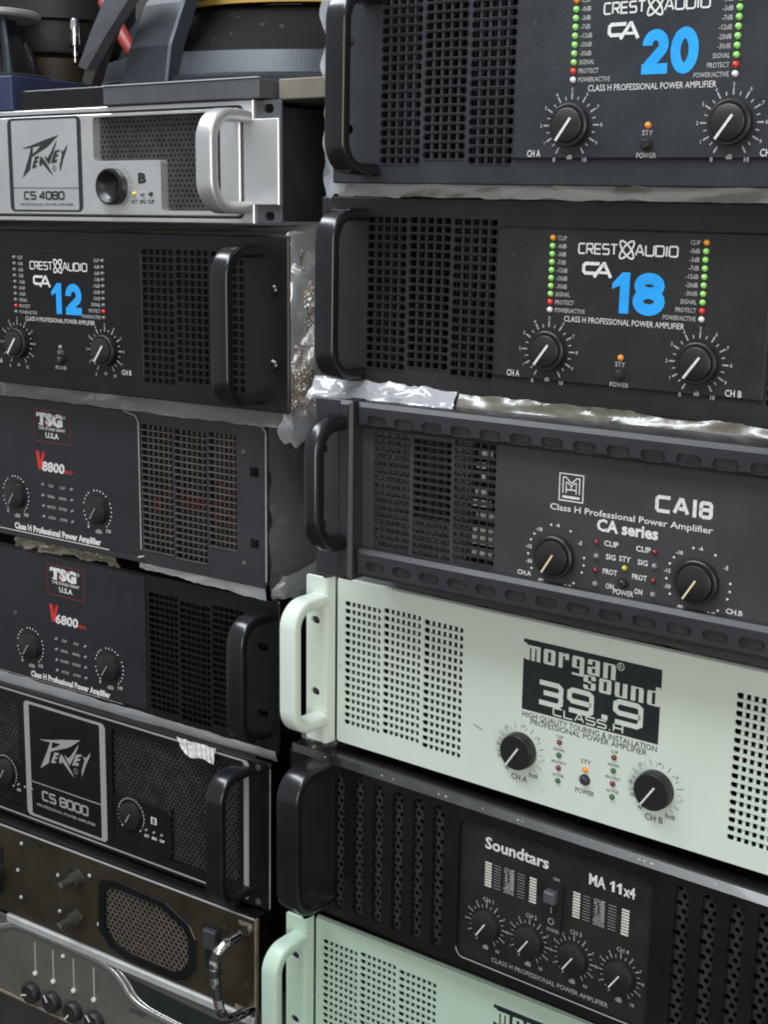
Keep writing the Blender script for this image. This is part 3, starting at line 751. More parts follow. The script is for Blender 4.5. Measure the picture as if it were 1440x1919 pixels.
# ------------------------------------------------------------------ mint amplifiers
def mint_amp(label, pose, tint='mint'):
    root = amp_thing(label, pose)
    H = 130.8; chassis(root, H, material='black_satin')
    holes = []; bars = MB()
    for sd in (-1, 1):
        for (a, b, o) in ((-212, -177.5, 0), (-174.8, -140.4, 1.6), (-137.6, -103, 0)):
            x0, x1 = (a, b) if sd < 0 else (-b, -a)
            holes += slots_col(x0, x1, 14.5 + o, 114.5 + o, 17, 3.9)
            vbars(bars, x0, x1, 13, 118, 7, 1.9, 1.55, 2.6)
    p = MB(); p.prism(rrect(-219.2, 219.2, 0, H - 1, 2.2, 4), 0, 1.5, 0, holes)
    # rolled top edge
    p.tube([(-219, 3.2, H - 3.3), (219, 3.2, H - 3.3)], 3.2, 14)
    p.build('front_panel', tint, root)
    bars.build('vent_grille', tint, root)
    fins(root, -214, -100, 8, H - 8, 16, 60, 9, 'fin_dark'); fins(root, 100, 214, 8, H - 8, 16, 60, 9, 'fin_dark')
    for sx in (-1, 1):
        e = MB(); n = 11
        a, b = (-241.3, -224.5) if sx < 0 else (224.5, 241.3)
        e.prism(rrect(a, b, 0, H + 1, 2, 3), -n, -n + 2, .5, [oval(sx * 231.8, z, 8.5, 6.2) for z in (40, 97)])
        # curved flange from ear back to the face
        pts = [(224.6, -n), (222.6, -n + .4), (221.3, -n + 1.6), (220.8, -n + 4), (220.4, -1)]
        for i in range(len(pts) - 1):
            (x0, y0), (x1, y1) = pts[i], pts[i + 1]
            e.add([(sx * x0, y0, 0), (sx * x1, y1, 0), (sx * x1, y1, H + .5), (sx * x0, y0, H + .5)], [(0, 1, 2, 3)])
        e.build('rack_ear', tint, root, True)
        handle(root, sx * 226.5, 16, 15, 119, 50 - n, tint, t=9, r=16, y=-n, sec_r=2.6)
        bk = MB(); bk.box(sx * 231.8 - 7, sx * 231.8 + 7, -n + 6, -n + 7, 30, 106); bk.build('ear_backing', 'box_grey', root)
    yy = -.25
    s = MB()   # black sign with a notch cut where the first and last letters run over its edge
    s.poly([(-52.2, 65.8), (52, 65.8), (52, 92.2), (50.4, 92.2), (50.4, 103), (52.2, 103), (52.2, 116.6), (-52.2, 116.6), (-52.2, 113.8), (-49.6, 113.8), (-49.6, 102.5), (-52.2, 102.5)], -.2)
    s.build('sign_panel', 'sign_black', root)
    w = MB()
    blktxt(w, 'morgan', -50.2, 102.0, 10.6, 9.2, 2.6, -.3)
    blktxt(w, 'sound', -4.6, 91.4, 9.9, 9.2, 2.6, -.32)
    w.stroke(arc(22.5, 112.3, 2.5, 2.5, 0, 330, 11), .5, -.3, closed=True); txt(w, 'R', 22.5, 110.9, 2.8, y=-.3)
    stxt(w, '39', -38.4, 74.2, 14.2, 17.0, 6.6, 3.5, -.34); stxt(w, '9', 20.2, 74.2, 14.2, 18.5, 6, 3.5, -.34)
    w.stroke([(10.2, 75), (14.6, 75)], 3.4, -.34)
    stxt(w, 'CLASS.H', -26.8, 67.4, 5.0, 6.6, 1.9, 1.05, -.3)
    w.build('sign_lettering', tint, root)
    g = MB()
    txt(g, 'HIGH QUALITY TOURING & INSTALLATION', 0, 60.6, 3.9, w=103, y=yy); txt(g, 'PROFESSIONAL POWER AMPLIFIER', 0, 56.3, 3.9, w=89, y=yy)
    for sx, c in ((-1, 'CH A'), (1, 'CH B')):
        u = sx * 52.2
        ticks(g, u, 35.2, 15.6, 20.2, 18.6, 21, w=.32, y=yy, every=3)
        for a, s_ in ((236, '80'), (205, '30'), (178, '15'), (130, '10'), (84, '-6'), (40, '-3'), (-8, '-1')): txt(g, s_, u + 18.6 * math.cos(R(a)) , 35.2 + 18.6 * math.sin(R(a)) - 1.2, 2.2, y=yy - .01)
        txt(g, '0dB', u + 11.5, 17.6, 2.9, w=7, y=yy); txt(g, c, u, 12.6, 4.4, w=12.8, y=yy)
        knob(root, u, 35.2, 13.2, 7.5, 236, 0, 'disc', 'black_plastic', 'white_print', -.38, .95, 1.25)
        for i, (k, s_) in enumerate((('led_dark_red', 'CLIP'), ('led_dark_green', 'SIGNAL'), ('led_dark_red', 'PROTECT'), ('led_dark_green', 'ACTIVE'))):
            v = 48.9 - 9.3 * i
            led(root, sx * 21, v, k, 2.0); txt(g, s_, sx * 21, v + 3.0, 2.0, w={4: 5.5, 6: 9, 7: 11.5}[len(s_)], y=yy)
    txt(g, 'STY', 0, 39.0, 2.8, w=7.5, y=yy); txt(g, 'POWER', 0, 17.0, 3.4, w=14.5, y=yy)
    led(root, 0, 34.6, 'led_amber', 2.1); button(root, 0, 27.4, 2.9, 3.4, 'dark_print')
    g.stroke([(-92.1, 44.6), (-88, 43.2), (-84.7, 42.4)], .45, yy)
    g.build('printed_lettering', 'dark_print', root)
    return root
mint_amp('mint green amplifier with a black sign panel seen whole, above the black six-slot amplifier', P_MOR)
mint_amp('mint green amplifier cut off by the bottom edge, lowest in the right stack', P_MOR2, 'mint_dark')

# ------------------------------------------------------------------ black amplifier with tall slots and four dials
def slot_amp():
    root = amp_thing('black amplifier with tall rounded slots and four small dials, between the two mint ones', P_SND)
    H = 132.5; chassis(root, H, material='black_gloss', y0=16)
    sl = []
    for sd in (-1, 1):
        for k in range(6):
            c = sd * (95.5 + 18.5 * k); sl.append(oval_v(c, 66.5, 9.6, 113))
    panel_hole = rrect(-77.5, 75.5, 11.5, 119, 7, 4)
    p = MB(); p.prism(rrect(-241.3, 241.3, 0, H, 2, 3), 0, 16, 4.5, sl + [panel_hole] + [oval(sx * 231, z, 9, 6.5) for sx in (-1, 1) for z in (36, 96)], hwall=5, back=False)
    p.build('front_panel', 'black_gloss', root)
    c = MB(); c.prism(rrect(-77.3, 75.3, 11.7, 118.8, 6.8, 4), 3, 4.5); c.build('control_plate', 'black_powder', root)
    e = MB(); e.stroke([(-72, 12.2), (70, 12.2)], .9, -.1); e.stroke(arc(-70.3, 19, 7.0, 7.0, 182, 268, 6), .9, -.12)  # light on the lower ledge of the recess, drawn as a bright ribbon
    e.build('plate_edge', 'silver_edge', root)
    g = MB()
    for sd in (-1, 1):
        x0, x1 = (-196, -86) if sd < 0 else (86, 196)
        perf(g, x0, x1, 6, 127, 6.0, 5.2, 1.95, 4.6, 1.0)
    g.build('hexagon_mesh', 'mesh_grey', root)
    handle(root, -207, 21, 10, 128, 40, 'handle_black', t=8, r=18, sec_r=2.4); handle(root, 207, 21, 10, 128, 40, 'handle_black', t=8, r=18, sec_r=2.4)
    yy = 2.75; w = MB(); g = MB(); lv = MB()
    txt(w, 'Soundtars', -56.5, 101.5, 8.4, 'L', 52, bold=.022, y=yy); txt(w, 'MA', 27, 101.2, 7.6, 'L', 12.6, bold=.028, y=yy); bigdigit(w, '1', 42.6, 101.2, 4.0, 7.7, 2, yy); bigdigit(w, '1', 47.8, 101.2, 4.0, 7.7, 2, yy); txt(w, 'x4', 52.8, 101.2, 7.6, 'L', 8.6, bold=.028, y=yy)
    for (u0, v1, ns) in ((-56, 90.5, 0), (15.5, 91.2, 1)):
        for i in range(9):
            v = v1 - 2.15 * i
            for (a, b) in ((0, 5.6), (37, 42.6)): lv.add([(u0 + a, yy, v - .75), (u0 + b, yy, v - .75), (u0 + b, yy, v + .75), (u0 + a, yy, v + .75)], [(0, 1, 2, 3)])
            for (a, b) in ((7.6, 13.2), (27, 33)): g.stroke([(u0 + a, v), (u0 + b, v)], .35, yy)
            s_ = ['CLIP', '0 dB', '-3 dB', '-6 dB', '-9 dB', '-12dB', '-20dB', 'PROT', 'ACTIVE'][i]
            txt(g, s_, u0 + 20.2, v - .8, 1.75, w=8.5, bold=.03, y=yy)
    for i, (u, s_) in enumerate(((-53.6, 'CH 1'), (-17.8, 'CH 2'), (17.8, 'CH 3'), (53.6, 'CH 4'))):
        v = 43.0
        ticks(g, u, v, 12.8, 16.2, 15.0, 21, w=.7, y=yy, nums=[None] + list('123456789') + [None], nh=1.8, nr=17.4)
        txt(g, s_, u + 1.2, v + 17.6, 3.0, w=9, bold=.01, y=yy); txt(g, 'dB', u, v - 19.0, 3.2, bold=.03, y=yy); txt(g, '10', u + 10.2, v - 18.8, 2.4, bold=.02, y=yy)
        knob(root, u, v, 11.2, 4.5, 236, 3, 'disc', 'black_plastic', 'white_print', -.25, .95, .95)
    txt(g, 'CLASS H PROFESSIONAL POWER AMPLIFIER', -1, 16.2, 3.4, w=94, y=yy)
    r = MB(); r.box(-5.5, 8, 1.2, 4, 60.5, 93.5); r.build('switch_plate', 'black_plastic', root)
    q = MB(); q.prism(rrect(-4.2, 4.6, 79.5, 88.5, 1, 2), -4.5, 1.3, 1.2); q.build('rocker_switch', 'box_grey', root)
    txt(g, 'ON', 2, 95, 2.2, bold=.02, y=yy); g.box(-.4, .2, .95, 1.1, 71, 75.5); g.stroke(arc(.2, 65, 2.1, 2.1, 0, 330, 11), .6, .9, closed=True); txt(g, 'POWER', 1, 56.5, 2.4, w=10, bold=.02, y=yy)
    ch = MB()
    for u, l in ((-150, 1.2), (-139, .8), (-98, 1.0), (-92, 1.6), (-31, 1.4), (-27, .8), (62, 1.8), (66, 1.2), (71, 2.4), (116, .9), (-205, 1.0), (-60, .7)):
        ch.box(u, u + l, 2.0, 2.6, H - 2.6, H - 1.9)
    ch.build('paint_chip', 'white_print', root)
    w.build('printed_lettering', 'white_print', root); g.build('scale_markings', 'grey_print', root); lv.build('level_meter', 'part_white', root)
def oval_v(cx, cz, w, h, seg=6):
    r = w / 2
    return arc(cx, cz + h / 2 - r, r, r, 0, 180, seg) + arc(cx, cz - h / 2 + r, r, r, 180, 360, seg)
slot_amp()

# ------------------------------------------------------------------ silver amplifier, top of the left stack
def silver_amp():
    root = amp_thing('silver amplifier with a rounded silver handle, topmost in the left stack', P_CS40)
    H = 88.0; chassis(root, H, material='charcoal', y0=5)  # black chassis painted lighter to stand in for light lost in the gap
    L = [(55.5, 80.5), (187, 80.5), (187, 9), (127, 9), (127, 47), (55.5, 47)]
    Lr = []
    def fil(poly, r=3.5):
        out = []; n = len(poly)
        for i in range(n):
            a, b, c = Vector(poly[i - 1]), Vector(poly[i]), Vector(poly[(i + 1) % n])
            p = b + (a - b).normalized() * r; q = b + (c - b).normalized() * r
            for k in range(5):
                t = k / 4; out.append(tuple((1 - t) ** 2 * p + 2 * t * (1 - t) * b + t * t * q))
        return out
    Lr = fil(L); Ll = [(-x, z) for x, z in Lr]
    out = [(-241.3, 13.5), (-218, 13.5), (-218, 0), (218, 0), (218, 13.5), (241.3, 13.5), (241.3, 74.5), (218, 74.5), (218, 88), (-218, 88), (-218, 74.5), (-241.3, 74.5)]
    gro = fil([(-209, 3.4), (209, 3.4), (209, 84.6), (-209, 84.6)], 5); gri = fil([(-205.5, 5.2), (205.5, 5.2), (205.5, 82.8), (-205.5, 82.8)], 4)
    p = MB(); p.prism(out, 0, 4, .7, [gro]); p.build('front_panel', 'silver', root)
    c = MB(); c.prism(gri, -.6, 8, .8, [Lr, Ll]); c.build('face_plate', 'silver', root)
    gr = MB(); gr.box(-212, 212, 3.2, 3.8, .8, 4.8 + 0); gr.box(-212, 212, 3.2, 3.8, 83, 87)
    gr.box(204, 212, 3.2, 3.8, 4.9, 82.9); gr.box(-212, -204, 3.2, 3.8, 4.9, 82.9); gr.build('groove_trim', 'sign_black', root)
    e = MB()
    for sx in (-1, 1):
        a, b = (-240.6, -210) if sx < 0 else (210, 240.6)
        e.prism(rrect(a, b, .5, 87.5, 1.5, 2), 4.2, 6.2, .3, [oval(sx * 229.5, z, 9.5, 6.5) for z in (5.6, 81.6)])
    e.build('rack_ear', 'box_grey', root)
    q = MB()
    for sd in (-1, 1):
        f = lambda x, z: (x * sd > 55 and x * sd < 188 and z > 46) or (x * sd > 126 and x * sd < 188)
        x0, x1 = (54, 189) if sd > 0 else (-189, -54)
        perf(q, x0, x1, 7, 82.5, 4.5, 3.75, 1.05, 7.2, 1.0, f)
    q.build('vent_grille', 'mesh_grey', root)
    dk = MB(); dk.box(-190, 190, 9.5, 10, 5, 83); dk.build('vent_backing', 'dark_inside', root)
    for sx in (-1, 1):
        handle(root, sx * 209.5, 16, 7, 81, 46, 'silver', t=9, r=19, sec_r=2.8)
    k = MB(); yy = -.85
    # logo frame
    k.poly(rrect(-43.5, 42.2, 7.4, 82.3 - .0, 5, 4), yy + .1, [rrect(-39.0, 37.6, 9.0, 80.4, 1.5, 3)])
    logo(k, 1, 1, 0, 0, yy)
    k.stroke([(-39, 26.6), (37.6, 26.2)], .55, yy)
    stxt(k, 'CS 4080', -26.0, 17.6, 5.6, 5.7, 1.75, 1.45, yy)
    txt(k, 'PROFESSIONAL POWER AMPLIFIER', 0, 12.2, 2.0, w=62, y=yy)
    txt(k, 'B', 107.4, 30, 7.0, w=8.5, bold=.06, y=yy); txt(k, 'A', -60, 30, 7, w=8.5, bold=.06, y=yy)
    for u, s_, kd in ((98.6, 'ACT', 'led_yellow'), (107.4, 'SIG', 'led_dim'), (116.2, 'CLIP', 'sign_black')):
        led(root, u, 21.6, kd, 1.9, -.6); txt(k, s_, u, 14.4, 2.7, w=6.5, bold=.02, y=yy)
    dots(k, 77.7, 27.0, 17.6, 23, 232, -52, .9, yy)
    knob(root, 77.7, 27.0, 14.2, 8, 236, -.6, 'dish', 'black_gloss'); knob(root, -90, 27.0, 14.2, 8, 236, -.6, 'dish', 'black_gloss')
    k.build('printed_lettering', 'sign_black', root)
silver_amp()

# ------------------------------------------------------------------ black amplifiers with red letters
def red_letter_amp(label, pose, H, num, has_handle, worn):
    root = amp_thing(label, pose); chassis(root, H, material='black_powder' if not worn else 'old_grey')
    holes = []; bars = MB()
    cols = ((107, 141.5, 0), (144.5, 179, -1.5), (182, 211, 3)) if worn else ((99, 132, 0), (134.5, 168, -2), (170.5, 204, 1))
    for sd in (-1, 1):
        for (a, b, o) in cols:
            x0, x1 = (a, b) if sd > 0 else (-b, -a)
            z0, z1 = (12.5 + o, 121 + o * .3) if worn else (9 + o, 116 + o)
            if worn and o == 3: z0 = 27
            n = 20 if worn else 19
            if worn and o == 3: n = 17
            holes += slots_col(x0, x1, z0, z1, n, 4.0)
            vbars(bars, x0, x1, z0, z1, 6, 1.1, 1.6, 3.4)
    ears = [[(sx * 229.5 - 4.5, z - 4), (sx * 229.5 + 4.5, z - 4), (sx * 229.5 + 4.5, z + 4), (sx * 229.5 - 4.5, z + 4)] for sx in (-1, 1) for z in (35.5, 93.6)] if worn else [oval(sx * 224, z, 11, 6.5) for sx in (-1, 1) for z in (33, 90)]
    p = MB(); p.prism(rrect(-241.3, 241.3, 0, H, 5 if worn else 2, 4), 0, 3, .9, holes + ears); p.build('front_panel', 'slate' if worn else 'black_satin', root)
    if worn:
        for h in holes: bars.box(h[0][0], h[3][0], -.9, 1.5, h[1][1] - 1.2, h[1][1] - .2)  # extra lip under the slots, put in to give a lit line
    bars.build('vent_grille', 'slat_brown' if worn else 'black_satin', root)
    fins(root, 95, 212, 8, H - 8, 14, 60, 8, 'fin_metal' if worn else 'fin_dark'); fins(root, -212, -95, 8, H - 8, 14, 60, 8, 'fin_dark')
    # protective film left on the middle of the face
    b = MB(); x1 = 104 if worn else 94
    b.prism([(-x1, 7), (x1, 7)] + ([(x1, H - 10), (x1 - 3, H - 5), (x1 - 16, H - 2)] if worn else [(x1, H - 3)]) + [(-x1, H - 3)], -.7, 0, .2, back=False)
    b.build('face_film', 'navy_film', root)
    yy = -.9; w, rd, g = MB(), MB(), MB()
    rl = MB(); rl.stroke([(-24.3, 92.7), (-24.3, 121), (22, 121), (22, 92.7)], .45, yy, closed=True); rl.build('badge_border', 'dim_red', root)
    txt(w, 'TSG', -20.5, 108.0, 9.6, 'L', 33, bold=.07, y=yy)
    for (a, b_) in ((-20.8, 3), (-16.6, 0)): pass
    w.box(-18.2, -12.2, yy - .02, yy, 107.6, 108.9); w.box(-21.2, -19.4, yy - .02, yy, 114.6, 117.6); w.box(-10.9, -9.2, yy - .02, yy, 114.6, 117.6)
    w.stroke(arc(14.8, 116.3, 1.1, 1.1, 0, 330, 9), .6, yy, closed=True)
    rd.box(-9.0, -6.5, yy - .05, yy - .03, 106.9, 109.2); rd.box(2.2, 4.2, yy - .05, yy - .03, 115.4, 117.4)
    txt(w, 'THE STAGE GIANT', -1.5, 103.4, 2.5, w=35, bold=.02, y=yy); txt(w, 'U.S.A', -1.5, 96.6, 4.6, w=17, bold=.03, y=yy)
    v0 = 66.5
    rd.poly([(-23.5, v0 + 17), (-19.2, v0 + 17), (-17.6, v0 + 8.5), (-14.6, v0 + 17), (-11.8, v0 + 17), (-16.6, v0 + .5), (-20.4, v0 + .5)], yy)
    txt(w, num, -16.4, v0, 8.2, 'L', 29, bold=.035, shear=.12, y=yy); txt(rd, 'PRO', 17.5, v0 + .4, 2.8, 'C', 10, bold=.03, shear=.2, y=yy)
    txt(w, 'Class H Professional Power Amplifier', 0, 8.4, 5.4, w=112 if worn else 102, bold=.05, y=yy)
    w.stroke([(-95, 6.2), (66, 6.2)], .8 if worn else .3, yy)
    for i, s_ in enumerate(('CLIP', 'SIGNAL', 'PROTECT', 'ACTIVE')):
        v = 53.6 - 9.7 * i if worn else 51 - 10 * i
        wd_ = {4: 6.5, 6: 9.5, 7: 11}[len(s_)]
        txt(g, s_, -5.5, v - 1.1, 2.3, w=wd_, bold=.03, y=yy); txt(g, s_, 9.5, v - 1.1, 2.3, w=wd_, bold=.03, y=yy)
        led(root, -15.5, v, 'led_dim', 1.5, -.7); led(root, 21.5, v, 'led_dim', 1.5, -.7)
    k = 52.6 if worn else 50.5; vk = 39.6 if worn else 37.6
    for sx in (-1, 1):
        dots(w, sx * k, vk, 17.2, 23, 228, -50, 1.5, yy, skip=(4, 9, 15))
        txt(g, 'dB', sx * k + 1, vk - 20.5, 3.2, w=8.5, bold=.06, y=yy); txt(g, '0', sx * k - 11.6, vk - 17.5, 3, bold=.06, y=yy); txt(g, '10', sx * k + 13, vk - 18.5, 3, w=6, bold=.06, y=yy)
        knob(root, sx * k, vk, 12.6, 4.5, 236, -.7, 'disc', 'black_plastic', 'grey_print', -.2, .75, .8)
    w.build('printed_lettering', 'white_print', root); rd.build('red_lettering', 'red_print', root); g.build('scale_markings', 'grey_print', root)
    if has_handle:
        handle(root, 224.5, 17, 14, 121, 38, 'handle_black', t=8.5, r=18, sec_r=2.6); handle(root, -224.5, 17, 14, 121, 38, 'handle_black', t=8.5, r=18, sec_r=2.6)
        screw(root, -69, 66, 2.4, -.7, 'fin_metal')
    else:
        for z in (18, 108.5):
            for sx in (-1, 1): screw(root, sx * 218.5, z, 2.2, 0, 'fin_metal')
        wr = MB(); wr.tube([(113, 11, 42), (113.5, 10.5, 52), (116, 10.5, 61), (124, 11.5, 64), (140, 11, 58), (155, 10.5, 55), (172, 11, 52), (190, 12, 45), (212, 13, 40)], 2.6, 8)
        wr.tube([(140, 12, 64), (158, 11, 60), (176, 11, 61), (196, 12, 52), (212, 13, 30)], 2.2, 8); wr.tube([(182, 12, 80), (195, 11, 70), (208, 12, 66)], 1.8, 8)
        wr.build('inner_wire', 'wire_red', root, True)
        ew = MB(); ew.tube([(241.2, .4, 6), (241.2, .4, H - 6)], .5, 6); ew.tube([(241, .4, H - 5), (237, .4, H - .4), (222, .4, H - .2)], .5, 6); ew.tube([(104.2, -.7, 12), (104.2, -.7, H - 10), (101, -.7, H - 5), (88, -.7, H - 2)], .4, 6)
        ew.tube([(101, -.9, 5), (107, -.9, 6.6)], .9, 6)
        ew.build('worn_edge', 'silver_edge', root)
red_letter_amp('black amplifier without handles, worn bright edge and red wires behind its vent', P_V88, 131.3, '8800', False, True)
red_letter_amp('dark blue-black amplifier with a handle, below the handleless one with red wires', P_V68, 130.8, '6800', True, False)

# ------------------------------------------------------------------ black amplifier with silver outlines
def outline_amp():
    root = amp_thing('black amplifier with silver outline frames and fine dark mesh, above the brown amplifier', P_CS80)
    H = 131.0; chassis(root, H, material='black_gloss', y0=8)
    hole_r = rrect(61, 208, 13.5, 120, 3, 3); hole_l = [(-x, z) for x, z in hole_r]
    p = MB(); p.prism(rrect(-241.3, 241.3, 0, H, 1.2, 2), 0, 4, .8, [hole_r, hole_l]); p.build('front_panel', 'black_satin', root)
    q = MB(); f = lambda x, z: not (abs(x) < 130 and z < 60)
    perf(q, 60, 209, 12.5, 121, 4.6, 3.3, 1.5, 3.0, 1.0, f); perf(q, -209, -60, 12.5, 121, 4.6, 3.3, 1.5, 3.0, 1.0, f)
    q.build('vent_grille', 'fin_dark', root)
    dk = MB(); dk.box(-210, 210, 6.5, 7, 8, 124); dk.build('vent_backing', 'dark_inside', root)
    b = MB()
    for sx in (-1, 1):
        a, c = (61.2, 130) if sx > 0 else (-130, -61.2)
        b.prism(rrect(a, c, 13.7, 60, 4, 3), .4, 3.4, .4)
    b.build('dial_plate', 'black_satin', root)
    k = MB(); yy = -.2
    k.poly(rrect(-219, 219, 4.0, 128.8, 4, 4), yy, [rrect(-213.5, 213.5, 5.8, 127, 3, 4)])
    k.poly(rrect(-52.3, 53.4, 8.2, 122.2, 5, 4), yy, [rrect(-45.4, 46.2, 10.6, 119.6, 1.5, 3)])
    logo(k, 1.24, 1.22, 1.6, 16.9, yy)
    k.stroke([(-45.4, 43.2), (46.2, 43.6)], 1.0, yy); stxt(k, 'CS 8000', -30.5, 28.2, 8.2, 7.4, 2.1, 2.0, yy)
    k.build('silver_outline', 'silver_print', root)
    g = MB(); txt(g, 'PROFESSIONAL POWER AMPLIFIER', 0, 20.2, 2.6, w=77, bold=.01, y=yy)
    g.build('small_lettering', 'grey_print', root, label=None)
    w = MB(); yy = .2
    for u, c in ((83.1, 'B'), (-82, 'A')):
        dots(w, u, 43.5, 16.4, 23, 228, -48, .8, yy); dots(w, u, 43.5, 16.4, 2, 228, -48, 2.0, yy - .02)
        w.stroke(arc(u, 43.5, 15.4, 15.4, 170, -30, 20), .3, yy)
        knob(root, u, 43.5, 12.5, 3.5, 240, .4, 'disc', 'black_plastic', 'grey_print', -.2, .6, .9)
        w.box(u + 24, u + 30.8, yy - .02, yy, 42.3, 48.8)
        for i, s_ in enumerate(('ACT', 'SIG', 'CLIP')): txt(w, s_, u + 18.5 + 9.2 * i, 27.8, 2.4, w=6, bold=.05, y=yy); led(root, u + 18.5 + 9.2 * i, 34.6, 'led_dim', 1.3, .4)
    w.build('printed_lettering', 'white_print', root)
    d = MB(); txt(d, 'B', 83.1 + 27.4, 43.2, 4.6, bold=.04, y=yy - .1); d.build('channel_letter', 'sign_black', root)
    handle(root, 212, 18, 8, 124, 38, 'handle_black', t=8.5, r=18, sec_r=2.6); handle(root, -212, 18, 8, 124, 38, 'handle_black', t=8.5, r=18, sec_r=2.6)
    e = MB(); e.tube([(241.1, .3, 3), (241.1, .3, H - 4)], .45, 6); e.build('worn_edge', 'silver_edge', root)
    for z in (5.5, 126): screw(root, 229, z, 3.0, 0, 'fin_metal')
outline_amp()

# ------------------------------------------------------------------ brown amplifier
def brown_amp():
    root = amp_thing('brown metal amplifier with an eight-sided mesh grille and chipped chrome handle', P_BRN)
    H = 89.0; chassis(root, H, material='black_gloss', y0=4, half=236)
    octo = [(65.5, 24), (66.5, 66), (72, 73), (90, 75.5), (143, 73), (170, 60), (176, 50), (176.5, 24), (166, 10), (155, 5.5), (100, 5.5), (78, 12)]
    octl = [(-x, z) for x, z in octo]
    p = MB(); p.prism(rrect(-243, 243, 0, H, 1, 2), 0, 3.5, 1.0, [octo, octl]); p.build('front_panel', 'brown_metal', root)
    for sx in (1, -1):
        inn = inset([(sx * x, z) for x, z in octo][::1 if sx < 0 else 1], 0)
        ring_o = [(sx * (121 + (x - 121) * 1.055), 40 + (z - 40) * 1.07) for x, z in octo]
        ring_i = [(sx * (121 + (x - 121) * .90), 40 + (z - 40) * .86) for x, z in octo]
        b = MB(); b.prism(ring_o, -1.6, 1, .8, [ring_i]); b.build('grille_frame', 'black_satin', root)
    q = MB()
    def inside(x, z):
        x = abs(x); px = [(121 + (a - 121) * .98, 40 + (b - 40) * .97) for a, b in octo]; c = False; n = len(px)
        for i in range(n):
            (x1, z1), (x2, z2) = px[i], px[i - 1]
            if (z1 > z) != (z2 > z) and x < (x2 - x1) * (z - z1) / (z2 - z1) + x1: c = not c
        return c
    perf(q, 62, 180, 3, 79, 5.6, 4.0, 1.95, .8, 1.0, inside); perf(q, -180, -62, 3, 79, 5.6, 4.0, 1.95, .8, 1.0, inside)
    q.build('mesh_grille', 'brown_mesh', root)
    dk = MB(); dk.box(-182, 182, 5, 5.5, 3, 80); dk.build('grille_backing', 'dark_inside', root)
    for (u, v) in ((36, 65), (33, 24)):
        b = MB(); b.lathe([(7.5, 0), (7.0, 6), (4.2, 6.5), (4.2, 22), (3.4, 23), (.01, 23)], 0, 0, 18); b.build('knob', 'old_brass', root, True, loc=(u, 0, v))
        b = MB(); b.lathe([(10, 0), (9.5, .6), (.01, .6)], 0, 0, 18); b.build('washer', 'black_plastic', root, True, loc=(u - 2, 0, v - 1))
    b = MB(); b.lathe([(17, 0), (16, 13), (14, 15), (.01, 15)], 0, 0, 28); b.build('large_knob', 'black_plastic', root, True, loc=(-78, 0, 41))
    for (u, v) in ((-36.6, 78), (-43, 49), (-40, 22), (11, 60), (52, 72), (12, 24), (62, 27), (211, 71), (235, 26)): screw(root, u, v, 1.9 if u < 200 else 3.2, 0, 'silver_edge' if u < 200 else 'brown_metal')
    s = MB(); s.box(189, 206, -.8, .5, 27, 70); s.build('switch_plate', 'black_plastic', root)
    s = MB(); s.prism(rrect(190.5, 204, 49, 67, 1, 2), -6, -.9, 1.2); s.build('rocker_switch', 'charcoal', root)
    # bent chrome handle with chipped plating
    P = [(236, 0, 78), (235.5, -14, 78), (234, -26, 77), (231.5, -34, 72), (230.5, -37, 64), (231.5, -38, 52), (234, -38, 36), (237, -37, 22), (238.5, -33, 14), (239.5, -24, 10), (240, -10, 8), (240, 0, 7)]
    Q = []
    for i in range(len(P) - 1):
        for k in range(3):
            t = k / 3; Q.append(tuple(P[i][j] * (1 - t) + P[i + 1][j] * t for j in range(3)))
    Q.append(P[-1])
    hb = MB(); hb.tube(Q, 4.2, 12); hb.build('handle', 'chipped_chrome', root, True)
    t = MB(); t.box(-242.5, 242.5, -.1, 1.0, H - .4, H + .7); t.build('bright_lip', 'silver_edge', root)
    t = MB(); t.box(-242.5, 242.5, 1.2, 30, H - .3, H + .5); t.build('top_lip', 'black_gloss', root)
    t = MB(); t.box(242.6, 244.2, .4, 4, 1, H); t.build('side_lip', 'tan_edge', root)
    t = MB(); t.box(226, 240, -.3, .4, 80.5, 84.5); t.box(222, 238, -.3, .4, 1, 5); t.build('bare_patch', 'tan_edge', root)
m_ = bpy.data.materials.new('chipped_chrome'); m_.use_nodes = True; nt = m_.node_tree; b_ = nt.nodes['Principled BSDF']
tc = nt.nodes.new('ShaderNodeTexCoord'); mp = nt.nodes.new('ShaderNodeMapping'); mp.inputs['Scale'].default_value = (40, 40, 90)
n_ = nt.nodes.new('ShaderNodeTexNoise'); n_.inputs['Scale'].default_value = 1.6; n_.inputs['Detail'].default_value = 2
cr = nt.nodes.new('ShaderNodeValToRGB'); cr.color_ramp.elements[0].position = .50; cr.color_ramp.elements[1].position = .54
cr.color_ramp.elements[0].color = (.78, .78, .79, 1); cr.color_ramp.elements[1].color = (.02, .018, .016, 1)
c2 = nt.nodes.new('ShaderNodeMath'); c2.operation = 'LESS_THAN'; c2.inputs[1].default_value = .52
c3 = nt.nodes.new('ShaderNodeMapRange'); c3.inputs[1].default_value = .5; c3.inputs[2].default_value = .54; c3.inputs[3].default_value = .2; c3.inputs[4].default_value = .6
nt.links.new(tc.outputs['Object'], mp.inputs[0]); nt.links.new(mp.outputs[0], n_.inputs['Vector']); nt.links.new(n_.outputs['Fac'], cr.inputs[0])
nt.links.new(n_.outputs['Fac'], c2.inputs[0]); nt.links.new(n_.outputs['Fac'], c3.inputs[0])
nt.links.new(cr.outputs[0], b_.inputs['Base Color']); nt.links.new(c2.outputs[0], b_.inputs['Metallic']); nt.links.new(c3.outputs[0], b_.inputs['Roughness'])
MAT['chipped_chrome'] = m_
brown_amp()

